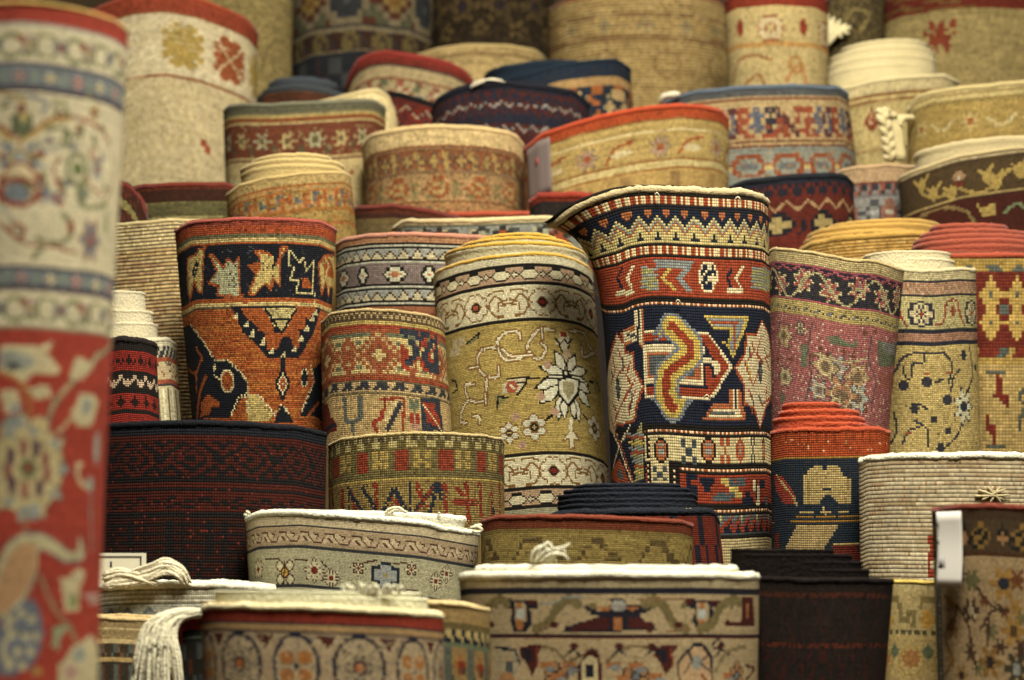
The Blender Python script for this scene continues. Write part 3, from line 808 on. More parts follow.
@D('D1', 'short worn rolled rug with red hooked diamonds and a small navy dashed line')
def _(c):
    X = 385
    c.stack(X, 308, '6f5b38', 318, '6f5b38', 322, 'a08a44', 326, '963625', 331, 'a3854e', 376, '963625', 381, '5f5235', 383, 'a3895a', 393, '5f5235', 395, 'a88c56', 500)
    Y = lambda y: c.Y(X, y)
    c.rep(Y(312), Y(321), 6, ["KA", "AK", "KK"], {'K': '4a3a22', 'A': '978052'})
    c.rep(Y(331), Y(377), 70, ["RRRRRRRRRRRRRRRRRRRR", "GGGGGGGGR..RGGGGGGGG", "RCCCCCCR.RR.RCCCCCCR", "RRCGGCR.RRRR.RCGGCRR", ".RRCCR.RRTTRR.RCCRR.", "RR.RR.RRTCCTRR.RR.RR", "RRR.RRRTCCCCTRRR.RRR", "RR.RR.RRTCCTRR.RR.RR", ".RRCCR.RRTTRR.RCCRR.", "RRCGGCR.RRRR.RCGGCRR", "RCCCCCCR.RR.RCCCCCCR", "RRRRRRRRRRRRRRRRRRRR"],
          {'R': '96382a', 'C': 'b09c60', 'G': '4c5a44', 'T': '7a2c22'}, at=c.P(378, 350)[0])
    c.fade('a3854e', .15, Y(331), Y(380))
    c.rep(Y(384), Y(392), 17.5, ["..NNNN..", ".NNNNNN.", "NNN.NN.."], {'N': '262f38'})
    for a in ((402, 340), (404, 343)):
        c.put(423, 352, 46, 40, ["NNNNN.NNN..N", ".N..NNNR.NNN", "CCNN.NRRNN.N", "RCCNNRCNN.NN", "RRCNNCNNRCNN", "RRNN.RNNRRNN", "RNN.CRRNNNNN", "RR..CCRRNNNN"], {'N': '232f42', 'C': 'b3a05e', 'R': '9a3023'})
    z = Z(318, 300, .2059)
    c.pl(z(130, 480, 135, 590, 170, 600, 205, 570, 205, 470), '4d5a50', 4.5); c.pl(z(165, 590, 170, 660), '4d5a50', 3)
    c.poly(z(20, 500, 45, 500, 60, 570, 90, 600, 85, 640, 20, 660), '6a2219'); c.pl(z(40, 640, 80, 600), NV, 4)
    c.pl(z(305, 480, 415, 480, 415, 640), '9a3023', 2.4); c.pl(z(320, 470, 325, 530, 300, 540, 320, 570, 270, 590, 290, 640), '9a3023', 3.4); c.pl(z(395, 510, 340, 630), '263040', 4.4); c.pl(z(380, 500, 330, 590), 'c0b07a', 2)
    c.put(*z(465, 560)[0], 9, 30, ["G.G", "GGG", ".G.", "RPR", "RPR", "PPP"], {'G': '566048', 'R': '9a3023', 'P': '97735a'})
    c.poly(z(500, 480, 590, 480, 600, 560, 610, 640, 510, 640), '233040'); c.poly(z(515, 500, 575, 500, 570, 530, 595, 600, 600, 640, 530, 590), '9a3023'); c.pl(z(515, 510, 600, 640), 'c0b07a', 2.4)

@D('C7', 'olive rolled rug with a row of red squares below its thin cream edge')
def _(c):
    X = 420; Y = lambda y: c.Y(X, y)
    c.stack(X, 431, '5c5026', 451, '8a7236', 452, '8a7236', 471, '63572e', 478, '9a8238', 481, '7b6430', 600)
    c.rep(Y(436), Y(444), 17, ["KAKKA", "KAAKK"], {'K': '51452a', 'A': '8f8252'})
    c.rep(Y(442), Y(448), 18, ["KKAAAAKK", "KKAAAAKK"], {'K': '5c5026', 'A': 'a4955a'})
    c.rep(Y(451), Y(472), 43, ["KRRRRKAAKAAK", "KRRRRKAAKAAK", "KRRRRKKAAKKK", "KRRRRKAAAAAK", "KRRRRKAAKAAK", "KRRRRKKKKKKK"], {'R': '8f3222', 'A': '99803a', 'K': '63572e'}, at=c.P(400, 460)[0] + 12)
    z = Z(320, 420, .1953)
    c.rep(Y(483), Y(540), 30, ["AAA.AA", "A..AA.", "AAAA.."], {'A': '877036'})
    for q in (z(280, 330, 290, 500), z(350, 490, 385, 400, 420, 490), z(500, 330, 520, 400), z(640, 330, 650, 500), z(700, 350, 730, 390), z(750, 330, 760, 520), z(690, 420, 800, 425), z(820, 330, 830, 500), z(160, 380, 190, 480), z(60, 340, 70, 470), z(110, 360, 115, 480), z(880, 380, 885, 500), z(560, 440, 570, 500), z(920, 330, 925, 500)):
        c.pl(q, '8a2e20', 5)
    for q in (z(140, 345, 225, 480), z(210, 345, 290, 480), z(320, 490, 385, 355, 450, 490), z(455, 330, 462, 500), z(590, 340, 480, 490), z(600, 335, 560, 500), z(150, 380, 150, 480)):
        c.pl(q, '1d2832', 4.4)
    c.pl(z(605, 340, 610, 400), '1d2832', 7); c.pl(z(580, 350, 500, 460), '8a2e20', 2.4); c.ell(*z(890, 460)[0], 3.4, 4, '26323a')
    c.speckle(['8a7236'], .15, Y(483))

@D('D10', 'rolled rug with small crosses on grey and dusty pink top, left of olive lotus rug')
def _(c):
    X = 400; Y = lambda y: c.Y(X, y)
    c.stack(X, 232, 'b57a62', 244, KK, 246.3, 'a9a890', 248.5, KK, 250.3, '83918a', 260, KK, 261.5, 'a9a890', 263.5, '73645c', 285, KK, 287, 'a9a890', 289, KK, 291, '83918a', 301, KK, 303, 'a9a890', 305, KK, 306.5, '9c5a45', 340)
    c.streak('c08a70', .3, 0, Y(244))
    for y in (250.3, 291): c.rep(Y(y), Y(y) + 9.5, 13.5, ["AAAAKAAAA", "AAAKBKAAA", "AAKBBBKAA", "AKBBBBBKA", "KBBBBBBBK"], {'K': '3a1c16', 'A': '83918a', 'B': 'b9ac82'})
    s0 = c.P(394, 274)[0]
    for k in range(-4, 5):
        c.img(s0 + 70 * k, Y(274), 27, 17, T['hex'], {'K': KK, 'C': 'b9b796', 'M': 'b56a4f'})
        c.img(s0 + 70 * k + 33, Y(274), 16, 17, T['cross'], {'K': KK, 'C': 'b9b796', 'M': 'b56a4f'})

@D('D4', 'rose pink rolled rug with a wavy rosette border, its cream edge dipping right')
def _(c):
    X = 835; Y = lambda y: c.Y(X, y); z = Z(765, 240, .2647)
    c.stack(X, 254, 'aa9763', 270, 'a54e66', 273, '23222e', 276, '2b2a33', 306, 'a54e66', 309, 'a39050', 322, '2a2228', 324, 'a54e66', 560)
    c.zig(Y(273), Y(278), 20, 'a54e66', 2.2)
    s0 = c.P(803, 290)[0]
    for k in range(-5, 6):
        sx = s0 + 29 * k; t = Y(290) + (2.5 if k % 2 else -2.5)
        c.flower(sx, t, 10.5, 'a8505a', '8f8a62', 7, edge='b5aa78', st=True)
        for _ in range(4): c.ellst(sx + rng.uniform(-7, 7), t + rng.uniform(-7, 7), 1.8, 1.6, ['b0a06a', '6d7a6c', '1f2030'][_ % 3])
    c.vine(Y(277), Y(305), 58, 'a59a6a', 2.6, at=s0 + 14.5)
    c.rep(Y(311), Y(321), 13, ["......", "..GN..", ".GG..N", "......"], {'G': '5f6a6a', 'N': '3a3430'})
    F_ = Y(326)
    c.speckle(['b8a088'], .07, F_)
    fl = [(72, 360, 10, '97804c'), (132, 335, 5, 'b0aa80'), (75, 520, 9, '8f8a5a'), (270, 480, 10, '7f8f92'), (205, 570, 9, '7b8c94'), (225, 480, 11, 'a08a58'), (350, 520, 13, '9a7a4c'),
          (350, 600, 11, '8a9a94'), (290, 590, 15, '96643e'), (270, 620, 6, '9c8c50')]
    for a, b, r_, col in fl: c.flower(*z(a, b)[0], r_ * 1.25, col, '5a4a34', 6, edge='3a3038'); c.ell(*z(a, b)[0], r_ * .8, r_ * .8, 'b5a57a', ring=1.8)
    for pts in (z(230, 370, 270, 365, 330, 395, 350, 370, 350, 410, 290, 410, 250, 400), z(130, 390, 165, 400, 160, 480, 135, 480), z(430, 380, 480, 400, 490, 460, 430, 480), z(60, 570, 80, 600, 60, 620)):
        c.poly(pts, '3f5540')
    c.poly(z(440, 385, 490, 385, 490, 440, 450, 430), '55646a')
    c.pl(z(180, 320, 165, 400, 175, 520, 150, 640), '3a2a38', 2); c.pl(z(400, 370, 390, 450, 420, 530, 400, 650), '3a2a38', 2); c.pl(z(190, 430, 300, 460, 380, 450), 'a59a6a', 2)
    for a, b in ((235, 430), (330, 440), (210, 410), (300, 425), (180, 440), (100, 450), (420, 350), (380, 350), (50, 450), (380, 640)): c.ell(*z(a, b)[0], 3, 2.4, '5c2028')
    c.poly(z(430, 500, 480, 490, 470, 560, 440, 560), 'a04a52')
    c.fade('b89a74', .14, Y(324))

@D('D5', 'pale straw rolled rug with thin dark blue sprigs, right of the rose pink one')
def _(c):
    X = 925; Y = lambda y: c.Y(X, y); z = Z(870, 250, .3013)
    c.stack(X, 268, 'b3a575', 281, '22242c', 283, '9a7052', 296, '22242c', 299, 'a69a62', 331, '22242c', 334, '946a50', 344, '22242c', 347, 'ad9654', 600)
    c.rep(Y(283), Y(296), 8, ["AAB", "BAA", "ABA"], {'A': '9a7052', 'B': 'a88c68'})
    s0 = c.P(922, 315)[0]
    for k in range(-3, 4):
        c.img(s0 + 62 * k, Y(314.5), 25, 26, T['flower'], {'E': '262a3a', 'P': 'b7a878', 'M': '8f3030'})
        c.plst(catmull([(s0 + 62 * k + 14, Y(325)), (s0 + 62 * k + 22, Y(322)), (s0 + 62 * k + 26, Y(304)), (s0 + 62 * k + 38, Y(302)), (s0 + 62 * k + 42, Y(316)), (s0 + 62 * k + 48, Y(326))]), '913434', 2)
        c.img(s0 + 62 * k + 33, Y(313), 7, 10, [".R.", "RRR", ".R."], {'R': '9a4038'})
    DB = '262c3c'
    for pts in (z(100, 370, 130, 345, 180, 345, 175, 375, 140, 385, 140, 420, 115, 420, 110, 390), z(180, 345, 240, 340, 270, 380, 260, 440), z(330, 320, 340, 420, 310, 500, 300, 600, 250, 660), z(140, 540, 160, 510, 190, 530),
                z(80, 540, 85, 600, 70, 640), z(110, 640, 125, 600, 160, 590), z(190, 650, 190, 600, 150, 570), z(220, 440, 240, 430), z(270, 470, 280, 420, 300, 400), z(60, 440, 90, 390, 100, 370)):
        c.curve(pts, DB, 2.2)
    for a, b, r_ in ((108, 448, 5), (192, 440, 5), (312, 350, 4), (258, 500, 4.5), (350, 390, 3), (150, 525, 4), (215, 560, 3), (262, 600, 3), (235, 660, 4)): c.ell(*z(a, b)[0], r_, r_ * 1.2, DB)
    for a, b in ((190, 410), (130, 605), (260, 410)): c.ell(*z(a, b)[0], 2, 2, 'a04a30')
    c.flower(*z(312, 520)[0], 13, 'b9b48e', DB, 7, edge=DB, ry=17)

@D('D6', 'red rolled rug with gold stepped diamonds and brick red rising turns near the right edge')
def _(c):
    X = 1000; Y = lambda y: c.Y(X, y)
    c.stack(X, 252, '3f4038', 261, '9b7d33', 274, '6d2018', 348, '9b7d33', 351, '7a241a', 361, '9b7d33', 365, 'a18648', 600)
    c.rep(Y(262), Y(274), 48, ["AAAAAAAAAAAAAA", "AGGGGAAAAGGAAA", "AAGGGGAAGGGGAA", "AAAAAAAAAAAAAA"], {'A': '9b7d33', 'G': '4c5248'})
    c.rep(Y(278), Y(344), 56, ["....A......A....", "...AAA....AAA...", "..AAAAA..AAAAA..", ".AAAGAAAAAAGAAA.", "..AAAAARRAAAAA..", "...AAARGGRAAA...", "...AAARGGRAAA...", "..AAAAARRAAAAA..", ".AAAGAAAAAAGAAA.", "..AAAAA..AAAAA..", "...AAA....AAA...", "....A......A...."],
          {'A': 'a6873a', 'G': '4c5248', 'R': '6d2018'}, at=c.P(1005, 300)[0])
    c.rep(Y(351), Y(361), 38, ["RRRGGGGYYRRR", "RRGGGGYYRRRR"], {'R': '7a241a', 'G': '4c5248', 'Y': '9b7d33'})
    z = Z(870, 250, .3013)
    for dx in (0, 170):
        c.pl(z(395 + dx, 412, 450 + dx, 412), '474b3e', 3.4); c.poly(z(420 + dx, 420, 435 + dx, 420, 445 + dx, 480, 462 + dx, 480, 452 + dx, 535, 430 + dx, 500, 418 + dx, 480), '74201a')
        c.poly(z(390 + dx, 548, 400 + dx, 548, 402 + dx, 580, 425 + dx, 580, 425 + dx, 660, 412 + dx, 660, 412 + dx, 620, 388 + dx, 600), '74201a'); c.pl(z(385 + dx, 655, 445 + dx, 655), '474b3e', 3.4)
    c.curve(z(505, 465, 495, 500, 520, 520, 495, 560, 500, 600), '474b3e', 4)

@D('C5', 'slim navy rolled rug with a large beige blossom and orange red stacked turns')
def _(c):
    X = 830; Y = lambda y: c.Y(X, y); z = Z(760, 390, .2647)
    c.stack(X, 427, 'ad3f1b', 457, '9a6a2a', 460, '1c262e', 521, '9c6a2a', 525, '1c262e', 700)
    c.rep(Y(431), Y(456), 9, ["A...", "...."] , {'A': '8a3416'}); c.speckle(['c58a5a'], .02, Y(440), Y(452)); c.streak('8f3114', .3, Y(427), Y(456))
    p = z(165, 440, 165, 325, 190, 300, 205, 290, 250, 285, 300, 290, 320, 320, 345, 340, 345, 435, 300, 440, 285, 410, 270, 405, 250, 390, 235, 440)
    c.poly(p, 'a58d52'); c.poly(z(235, 285, 260, 285, 258, 305, 240, 305), '1c262e'); c.pl(z(240, 380, 265, 380), '1c262e', 3.4)
    c.poly(z(50, 320, 85, 330, 128, 395, 140, 440, 95, 435, 60, 380), '94302a'); c.pl(z(65, 325, 125, 400, 135, 435), 'a08a50', 2.2)
    c.pl(z(150, 465, 330, 462), 'a58d52', 3); c.pl(z(140, 478, 380, 478), '9c6a2a', 2.2); c.pl(z(235, 440, 245, 470), 'a58d52', 2)
    c.pl(z(180, 340, 180, 430), '8a6f3c', 2); c.pl(z(330, 340, 325, 430), '8a6f3c', 2); c.pl(z(200, 310, 320, 335), 'b59d62', 2); c.pl(z(200, 350, 320, 360), 'b59d62', 2); c.pl(z(200, 395, 240, 398), 'b59d62', 2); c.pl(z(280, 395, 320, 398), 'b59d62', 2); c.pl(z(210, 470, 250, 410, 290, 470), '1c262e', 5)
    c.poly(z(140, 515, 300, 515, 230, 615, 90, 615), '9c8450')
    c.poly(z(275, 590, 370, 580, 380, 640, 285, 640), '6f211a'); c.pl(z(280, 585, 375, 578), 'a08a50', 2.2); c.rep(Y(556), Y(570), 30, ["RRR...", "RRRR.."], {'R': '6f211a'})
    c.poly(z(55, 480, 120, 500, 90, 610, 50, 590), '1c262e'); c.poly(z(60, 540, 75, 540, 70, 600, 55, 600), '6f211a')

@D('C1', 'wide black and dark red rolled rug with faint zigzag borders')
def _(c):
    X = 205; Y = lambda y: c.Y(X, y); R_, K_ = '4a1410', '141113'
    c.stack(X, 421, '17191f', 433, '14161b', 438, K_, 480, K_, 485, R_, 489, K_, 493, R_, 514, K_, 517, K_, 700)
    c.rep(Y(438), Y(479), 58, ["RRRRRRRRRRRRRR", "RKKRRKRRRKRRKK", "KKRRKKKRKKKRRK", "KRRKKRRKRRKKRR", "RRKKRRKRKRRKKR", "RKKRRKRRRKRRKK", "KKRKRRKKRRKRKK", "KRRRKKRRRKKRRK", "RRKRRKKRKKRRKR", "RKKKRRKKKRRKKK", "KKRKKRRKRRKKRK", "KRRRKKRRRKKRRK"], {'R': R_, 'K': K_}, at=0)
    c.rep(Y(493), Y(514), 66, ["RRRRRRRRRRRRRRRR", "RRRKKRRRRRKKKRRR", "KKRRRKKRRKRKRKKR", "KRKKRRRKKRKRKRRK", "KKRRKKRRRKRRRKKR", "RRKKRRKKKRRRRRRR", "RRRRRRRRRRRRRRRR"], {'R': R_, 'K': K_})
    for y in range(520, 592, 9): c.band(Y(y), Y(y) + 3, '35110e')
    c.rep(Y(523), Y(590), 40, ["K..K.....K", "....K..K.."], {'K': K_})
    c.speckle(['64201a'], .03, Y(437))

@D('C2', 'short cream topped rolled rug with a blue cross flower on its border')
def _(c):
    X = 350; Y = lambda y: c.Y(X, y); z = Z(240, 500, .2441); G_ = '9f9a76'
    c.stack(X, 512, 'b9a981', 530, '28333c', 532, 'a08a66', 551, '28333c', 554, G_, 590, '28333c', 592, G_, 700)
    c.fade('cbbd94', .5, 0, Y(520)); B_ = '4e2b22'
    for k in range(-14, 15):
        x = 27 * k; t = Y(541.5)
        c.ellst(x + 5, t - 1, 9, 4.5, 'b9a57e'); c.ellst(x + 19, t + 2, 6, 3.5, 'b39a78')
        c.plst([(x - 6, t - 5), (x + 4, t - 5), (x + 4, t - 1), (x + 10, t + 5), (x + 17, t + 5), (x + 20, t)], B_, 1.5); c.plst([(x - 3, t - 1), (x + 3, t + 4)], B_, 1.5); c.plst([(x + 10, t - 4), (x + 15, t - 2), (x + 12, t + 1)], B_, 1.5)
    P_ = 'bdb48c'
    c.rosette(*z(182, 298)[0], 14, P_, B_, 'b08a30', 4); c.pl(z(182, 250, 182, 345), B_, 1.6)
    for a, b, r_ in ((305, 290, 9), (375, 320, 7), (75, 285, 8), (485, 280, 5), (703, 287, 5), (845, 305, 7), (800, 335, 7), (915, 330, 7)):
        c.flower(*z(a, b)[0], r_ * 1.25, P_, '7a241c', 8, edge=B_)
    q = z(597, 308)[0]; c.put(q[0], q[1], 30, 25, ["...KKKK...", "..KBBBBK..", "KKKBBBBKKK", "KBBBBBBBBK", "KBBBOOBBBK", "KBBBOOBBBK", "KBBBBBBBBK", "KKKBBBBKKK", "..KBBBBK..", "...KKKK..."], {'K': '1c242c', 'B': '7f9494', 'O': '8f8050'})
    c.pl(z(225, 248, 275, 248), B_, 1.5); c.pl(z(510, 255, 560, 250), B_, 1.5); c.pl(z(630, 260, 680, 262), B_, 1.5); c.pl(z(105, 243, 160, 243), B_, 1.5); c.pl(z(640, 370, 725, 370), B_, 1.5); c.pl(z(330, 255, 365, 290), B_, 1.5)
    for k in range(3, 9):
        for sg in (-1, 1): c.flower(sg * (c.rug.rpx * 1.57 + 22 * k - 60), Y(572), 9, P_, '7a241c', 6, edge=B_, st=True)

@D('B3', 'very wide front rolled rug with a bright cream top and dark red palmettes on beige')
def _(c):
    X = 610; Y = lambda y: c.Y(X, y); z = Z(455, 550, .3027); B_ = 'a59066'; M_, K_ = '4e1a1c', '1d1b22'; O_ = 'b06a40'
    c.stack(X, 569, 'efe6c2', 574, 'ab9c74', 590, K_, 595, B_, 636, K_, 638, '5a1f20', 640.5, B_, 800)
    c.fade('8f7c55', .3, Y(584), Y(590))
    for k, x in ((0, 538), (1, 1150), (-1, -80)):
        f = lambda *p: z(*[v + (x - 538 if i % 2 == 0 else 0) for i, v in enumerate(p)])
        if k: continue
        c.poly(f(435, 195, 490, 205, 520, 180, 510, 165, 560, 165, 570, 185, 640, 180, 640, 195, 600, 210, 660, 260, 660, 272, 570, 265, 540, 275, 510, 268, 420, 275, 360, 272, 365, 255, 440, 255, 500, 225, 450, 210), K_)
        c.poly(f(380, 262, 440, 258, 510, 215, 505, 262, 420, 270), M_); c.poly(f(570, 215, 650, 262, 575, 260), M_); c.poly(f(470, 195, 520, 195, 500, 212), O_); c.poly(f(565, 195, 610, 190, 590, 205), O_)
        c.poly(f(528, 205, 555, 205, 558, 262, 540, 272, 522, 262), O_); c.pl(f(438, 192, 480, 215, 540, 212), K_, 5); c.pl(f(655, 186, 610, 208, 550, 214), K_, 5); c.pl(f(510, 215, 365, 262), K_, 3); c.pl(f(570, 215, 660, 262), K_, 3); c.pl(f(470, 232, 400, 262), M_, 6); c.pl(f(600, 232, 640, 262), M_, 6); c.ell(*f(543, 182)[0], 8, 5.5, '8a948c')
    for x in (217, 820):
        f = lambda *p: z(*[v + (x - 217 if i % 2 == 0 else 0) for i, v in enumerate(p)])
        c.poly(f(155, 155, 190, 160, 200, 170, 235, 170, 245, 165, 275, 170, 275, 190, 248, 195, 255, 240, 235, 275, 195, 270, 180, 230, 190, 200, 160, 185), K_)
        c.poly(f(200, 175, 232, 175, 238, 230, 215, 250, 195, 225), B_); c.ell(*f(215, 215)[0], 5, 5, 'a9b0a4'); c.ell(*f(212, 182)[0], 4, 4, O_); c.ell(*f(215, 245)[0], 6, 5, O_); c.poly(f(240, 168, 272, 172, 270, 184, 244, 184), M_); c.poly(f(158, 160, 185, 165, 182, 182, 160, 178), M_)
    c.poly(z(905, 245, 945, 235, 950, 160, 985, 160, 990, 250, 910, 255), M_); c.ell(*z(965, 200)[0], 4, 8, O_)
    for sgn, x in ((1, 330), (-1, 700), (1, 870), (1, 100)):
        pts = [(x - 60 * sgn, 262), (x - 20 * sgn, 240), (x + 5 * sgn, 190), (x + 45 * sgn, 165), (x + 70 * sgn, 175)]
        c.curve([z(*q)[0] for q in pts], '6f6238', 9)
    c.pl(z(280, 180, 330, 180, 360, 160, 420, 160), '7c8078', 2); c.pl(z(600, 165, 760, 165), '7c5a3c', 2); c.pl(z(700, 270, 780, 262), '7c5a3c', 2); c.pl(z(270, 268, 330, 250), '7c5a3c', 2)
    for a in (120, 330, 440, 640, 740, 900): c.ell(*z(a, 245)[0], 5, 3, M_); c.ell(*z(a + 15, 185)[0], 4, 3, '6f6238')
    # lower field
    c.curve(z(280, 320, 330, 330, 370, 370, 420, 350), '6d5a36', 3); c.curve(z(500, 370, 540, 330, 600, 318, 650, 325), '6d5a36', 3)
    for x in (245, 690):
        dx = x - 245
        c.poly(z(218 + dx, 325, 245 + dx, 315, 290 + dx, 320, 275 + dx, 345, 272 + dx, 380, 250 + dx, 420, 240 + dx, 380, 215 + dx, 350), M_); c.pl(z(270 + dx, 322, 275 + dx, 380), '8c3a30', 2); c.poly(z(222 + dx, 330, 250 + dx, 326, 256 + dx, 375, 240 + dx, 375), K_)
    c.poly(z(425, 345, 450, 318, 475, 340, 490, 400, 488, 470, 410, 470, 400, 390), M_); c.poly(z(420, 365, 450, 345, 475, 365, 470, 470, 425, 470), 'bfae7c'); c.poly(z(435, 380, 460, 375, 458, 425, 435, 425), K_)
    c.poly(z(735, 370, 765, 330, 790, 310, 820, 312, 850, 345, 855, 420, 840, 470, 760, 470, 735, 420), K_); c.poly(z(742, 375, 770, 338, 795, 318, 820, 325, 840, 350, 848, 420, 830, 470, 765, 470, 742, 415), 'b59468')
    c.ell(*z(800, 375)[0], 7, 7, '7f8a86'); c.pl(z(770, 340, 785, 370, 760, 400), K_, 1.8); c.pl(z(835, 345, 812, 375, 845, 405), K_, 1.8); c.pl(z(815, 410, 830, 435), '8c2a20', 3)
    for a in (330, 600, 930): c.rosette(*z(a, 415)[0], 13, 'b07a58', K_, '5c7078', 6)
    for a in (390, 540, 650, 880): c.ell(*z(a, 320)[0], 5, 3, M_); c.curve(z(a - 20, 350, a, 335, a + 25, 345), K_, 2.2)
    c.ell(*z(175, 375)[0], 14, 15, '8d8a72', ring=4); c.ell(*z(180, 385)[0], 6, 6, '39505c'); c.pl(z(130, 325, 200, 330, 215, 380), K_, 2.4); c.ell(*z(170, 430)[0], 12, 7, 'b07a58')
    for a, b in ((300, 380), (375, 385), (520, 380), (600, 385), (560, 425), (900, 415), (340, 420), (665, 420)): c.ell(*z(a, b)[0], 8, 3.4, O_); c.ell(*z(a + 12, b + 12)[0], 7, 2.2, '6d7f86')
    c.pl(z(370, 380, 410, 400, 370, 420), '5c7078', 2.4); c.curve(z(860, 400, 900, 340, 960, 320), '7a6a44', 4); c.curve(z(880, 330, 850, 315, 870, 300, 890, 320), K_, 2); c.pl(z(960, 380, 990, 390, 960, 430), M_, 3)
    for k in range(9):
        for sg in (-1, 1): c.img(sg * (250 + 50 * k), Y(615), 30, 32, T['pal'], {'E': K_, 'P': M_, 'M': O_, 'Q': '8a948c', 'L': '6f6238'}); c.img(sg * (250 + 50 * k), Y(662), 36, 34, T['pal'], {'E': K_, 'P': 'b59468', 'M': O_, 'Q': '7f8a86', 'L': M_})

@D('B1', 'front rolled rug with a red band and navy ringed rosettes under a pale cream top')
def _(c):
    X = 325; Y = lambda y: c.Y(X, y); K_ = '24222b'
    c.stack(X, 604, 'b08c58', 611, '932c22', 624.5, K_, 627.5, '9a7a4a', 632.5, K_, 636, '9a8460', 800)
    s0 = c.P(360, 665)[0]
    for k in range(-4, 5):
        x = s0 + 126 * k; t = Y(667)
        for dx, d in ((0, 0), (63, 1)):
            c.ellst(x + dx, t, 27 - 3 * d, 31, K_, ring=3.4)
            c.ellst(x + dx, t, 23 - 3 * d, 27, '9f8c68')
        c.flower(x, t, 21, '8a7a5a', None, 8, edge='2d2c34', st=True); c.ellst(x, t, 7, 8, '26242c'); c.ellst(x, t, 5, 6, 'a85a2c')
        for a in (-9, 9):
            for b in (-8, 9): c.ellst(x + 63 + a, t + b, 7.5, 7, 'b06a34')
        c.ellst(x + 63, t, 3, 4, K_)
        for m in (31, 94): c.polyst([(x + m - 9, Y(637)), (x + m + 9, Y(637)), (x + m, Y(650))], '55201c'); c.plst([(x + m - 12, Y(637)), (x + m, Y(655)), (x + m + 12, Y(637))], 'ab9a72', 2)
    c.speckle(['b3a078', '5a5a58'], .12, Y(637))

@D('B2', 'small ochre rolled rug with a black dashed line, tucked behind the red banded front roll')
def _(c):
    X = 460; Y = lambda y: c.Y(X, y)
    c.stack(X, 603, '9c7f48', 625, '6d5c30', 631, 'b39c5c', 644, '5f6a4c', 648, '8f7440', 800)
    c.rep(Y(631), Y(644), 11, ["KK..", ".KK.", ".KKK"], {'K': '1c2228'})
    c.rep(Y(650), Y(690), 26, ["GAAAAAG", "GAAOAAG", "GAORRAG", "GAARKAG", "GKAAAAG", "GAAAAAG"], {'G': '4f5f50', 'K': '3a4038', 'R': '943420', 'O': 'a8642c'})

@D('B4', 'black brown rolled rug with thin rust lines and dark stacked turns')
def _(c):
    X = 815; Y = lambda y: c.Y(X, y)
    c.band(Y(595), Y(595) + 3, '4e2016'); c.band(Y(645), Y(645) + 3, '5a2016')
    c.rep(Y(600), Y(642), 34, ["..R....B..", "...R..B...", "..B.RB....", "....BR....", ".B....R..."], {'R': '331612', 'B': '221a14'}); c.rep(Y(652), Y(690), 30, ["R..RR...", ".R....R.", "RR..R..."], {'R': '3a1412'})
    c.speckle(['2a1a14', '120e0e'], .3)

@D('B5', 'brown rolled rug at the right edge with a white paper tag clipped to its corner')
def _(c):
    X = 985; Y = lambda y: c.Y(X, y); z = Z(925, 490, .2797)
    c.stack(X, 505, '5a2618', 512, '3c2a16', 520, '3f2f1a', 552, '4a2a18', 557, '8f7650', 800)
    c.rep(Y(522), Y(550), 40, ["..K....OO...", ".KKK..OKKO..", ".KPK.OKKOKO.", ".PPPKKOOKKO.", "..P.K.OKKO..", ".....KKOO..."], {'K': '1c1a14', 'P': '8a6238', 'O': '74561f'}, at=c.P(975, 530)[0])
    G_, B_, O_ = '5a5530', '3f2a1c', '886420'
    for a, b, r_, col, mid in ((280, 335, 15, O_, '23242a'), (330, 320, 9, '6d3a22', None), (165, 325, 10, G_, None), (165, 430, 11, B_, '8a7a58'), (315, 510, 13, O_, '4a3418'), (230, 615, 14, '76551f', '2a201a'), (330, 640, 13, '3a3424', '7c7f74'), (240, 505, 8, G_, None), (90, 400, 9, O_, None), (100, 500, 9, '76551f', None), (90, 600, 9, O_, None), (160, 580, 8, B_, None), (130, 300, 7, B_, None), (210, 400, 6, '6d3a22', None), (270, 560, 7, B_, None), (130, 660, 9, '76551f', '2a201a'), (320, 420, 8, O_, None), (190, 640, 7, G_, None), (280, 440, 5, '6d3a22', None), (345, 460, 7, G_, None), (345, 570, 8, B_, None)):
        c.flower(*z(a, b)[0], r_, col, mid, 6, ry=r_ * 1.25)
    c.curve(z(190, 350, 220, 400, 280, 440, 250, 400), B_, 3); c.curve(z(200, 500, 240, 430, 300, 430), B_, 3); c.curve(z(110, 410, 150, 480, 170, 560, 180, 640), B_, 3); c.curve(z(230, 440, 225, 560), B_, 3); c.pl(z(160, 410, 175, 460), 'a89a70', 2)
    c.curve(z(70, 380, 110, 440, 70, 520, 100, 600, 70, 660), '6d5020', 4); c.poly([(936, 540), (941, 540), (944, 690), (936, 690)], '4a4a3c')
    c.dots([(939.5, 590), (941, 690)], 'a5a08a', 5, 1.2)

@D('B7', 'narrow straw yellow rolled rug between the black brown roll and the tagged brown roll')
def _(c):
    X = 912; Y = lambda y: c.Y(X, y)
    c.stack(X, 580, 'b5a368', 590, 'b09a5e', 632, '6d5f38', 636, 'b59a5a', 800)
    c.rep(Y(598), Y(630), 44, ["KKKKKK......", "K....KK.....", ".OO...K.KKK.", "OOOO..KKK.K.", ".OO......KK."], {'K': '7b6a3a', 'O': 'bb8c2c'}); c.rep(Y(632), Y(636), 8, ["KKA"], {'K': '4f4a30', 'A': 'b09a5e'})
    for k in range(-4, 5): c.ellst(k * 38 + 6, Y(662), 15, 15, 'a88a44', ring=3); c.ellst(k * 38 + 6, Y(660), 10, 9, 'b87a4c'); c.ellst(k * 38 + 24, Y(652), 5, 7, '5f6a4a')

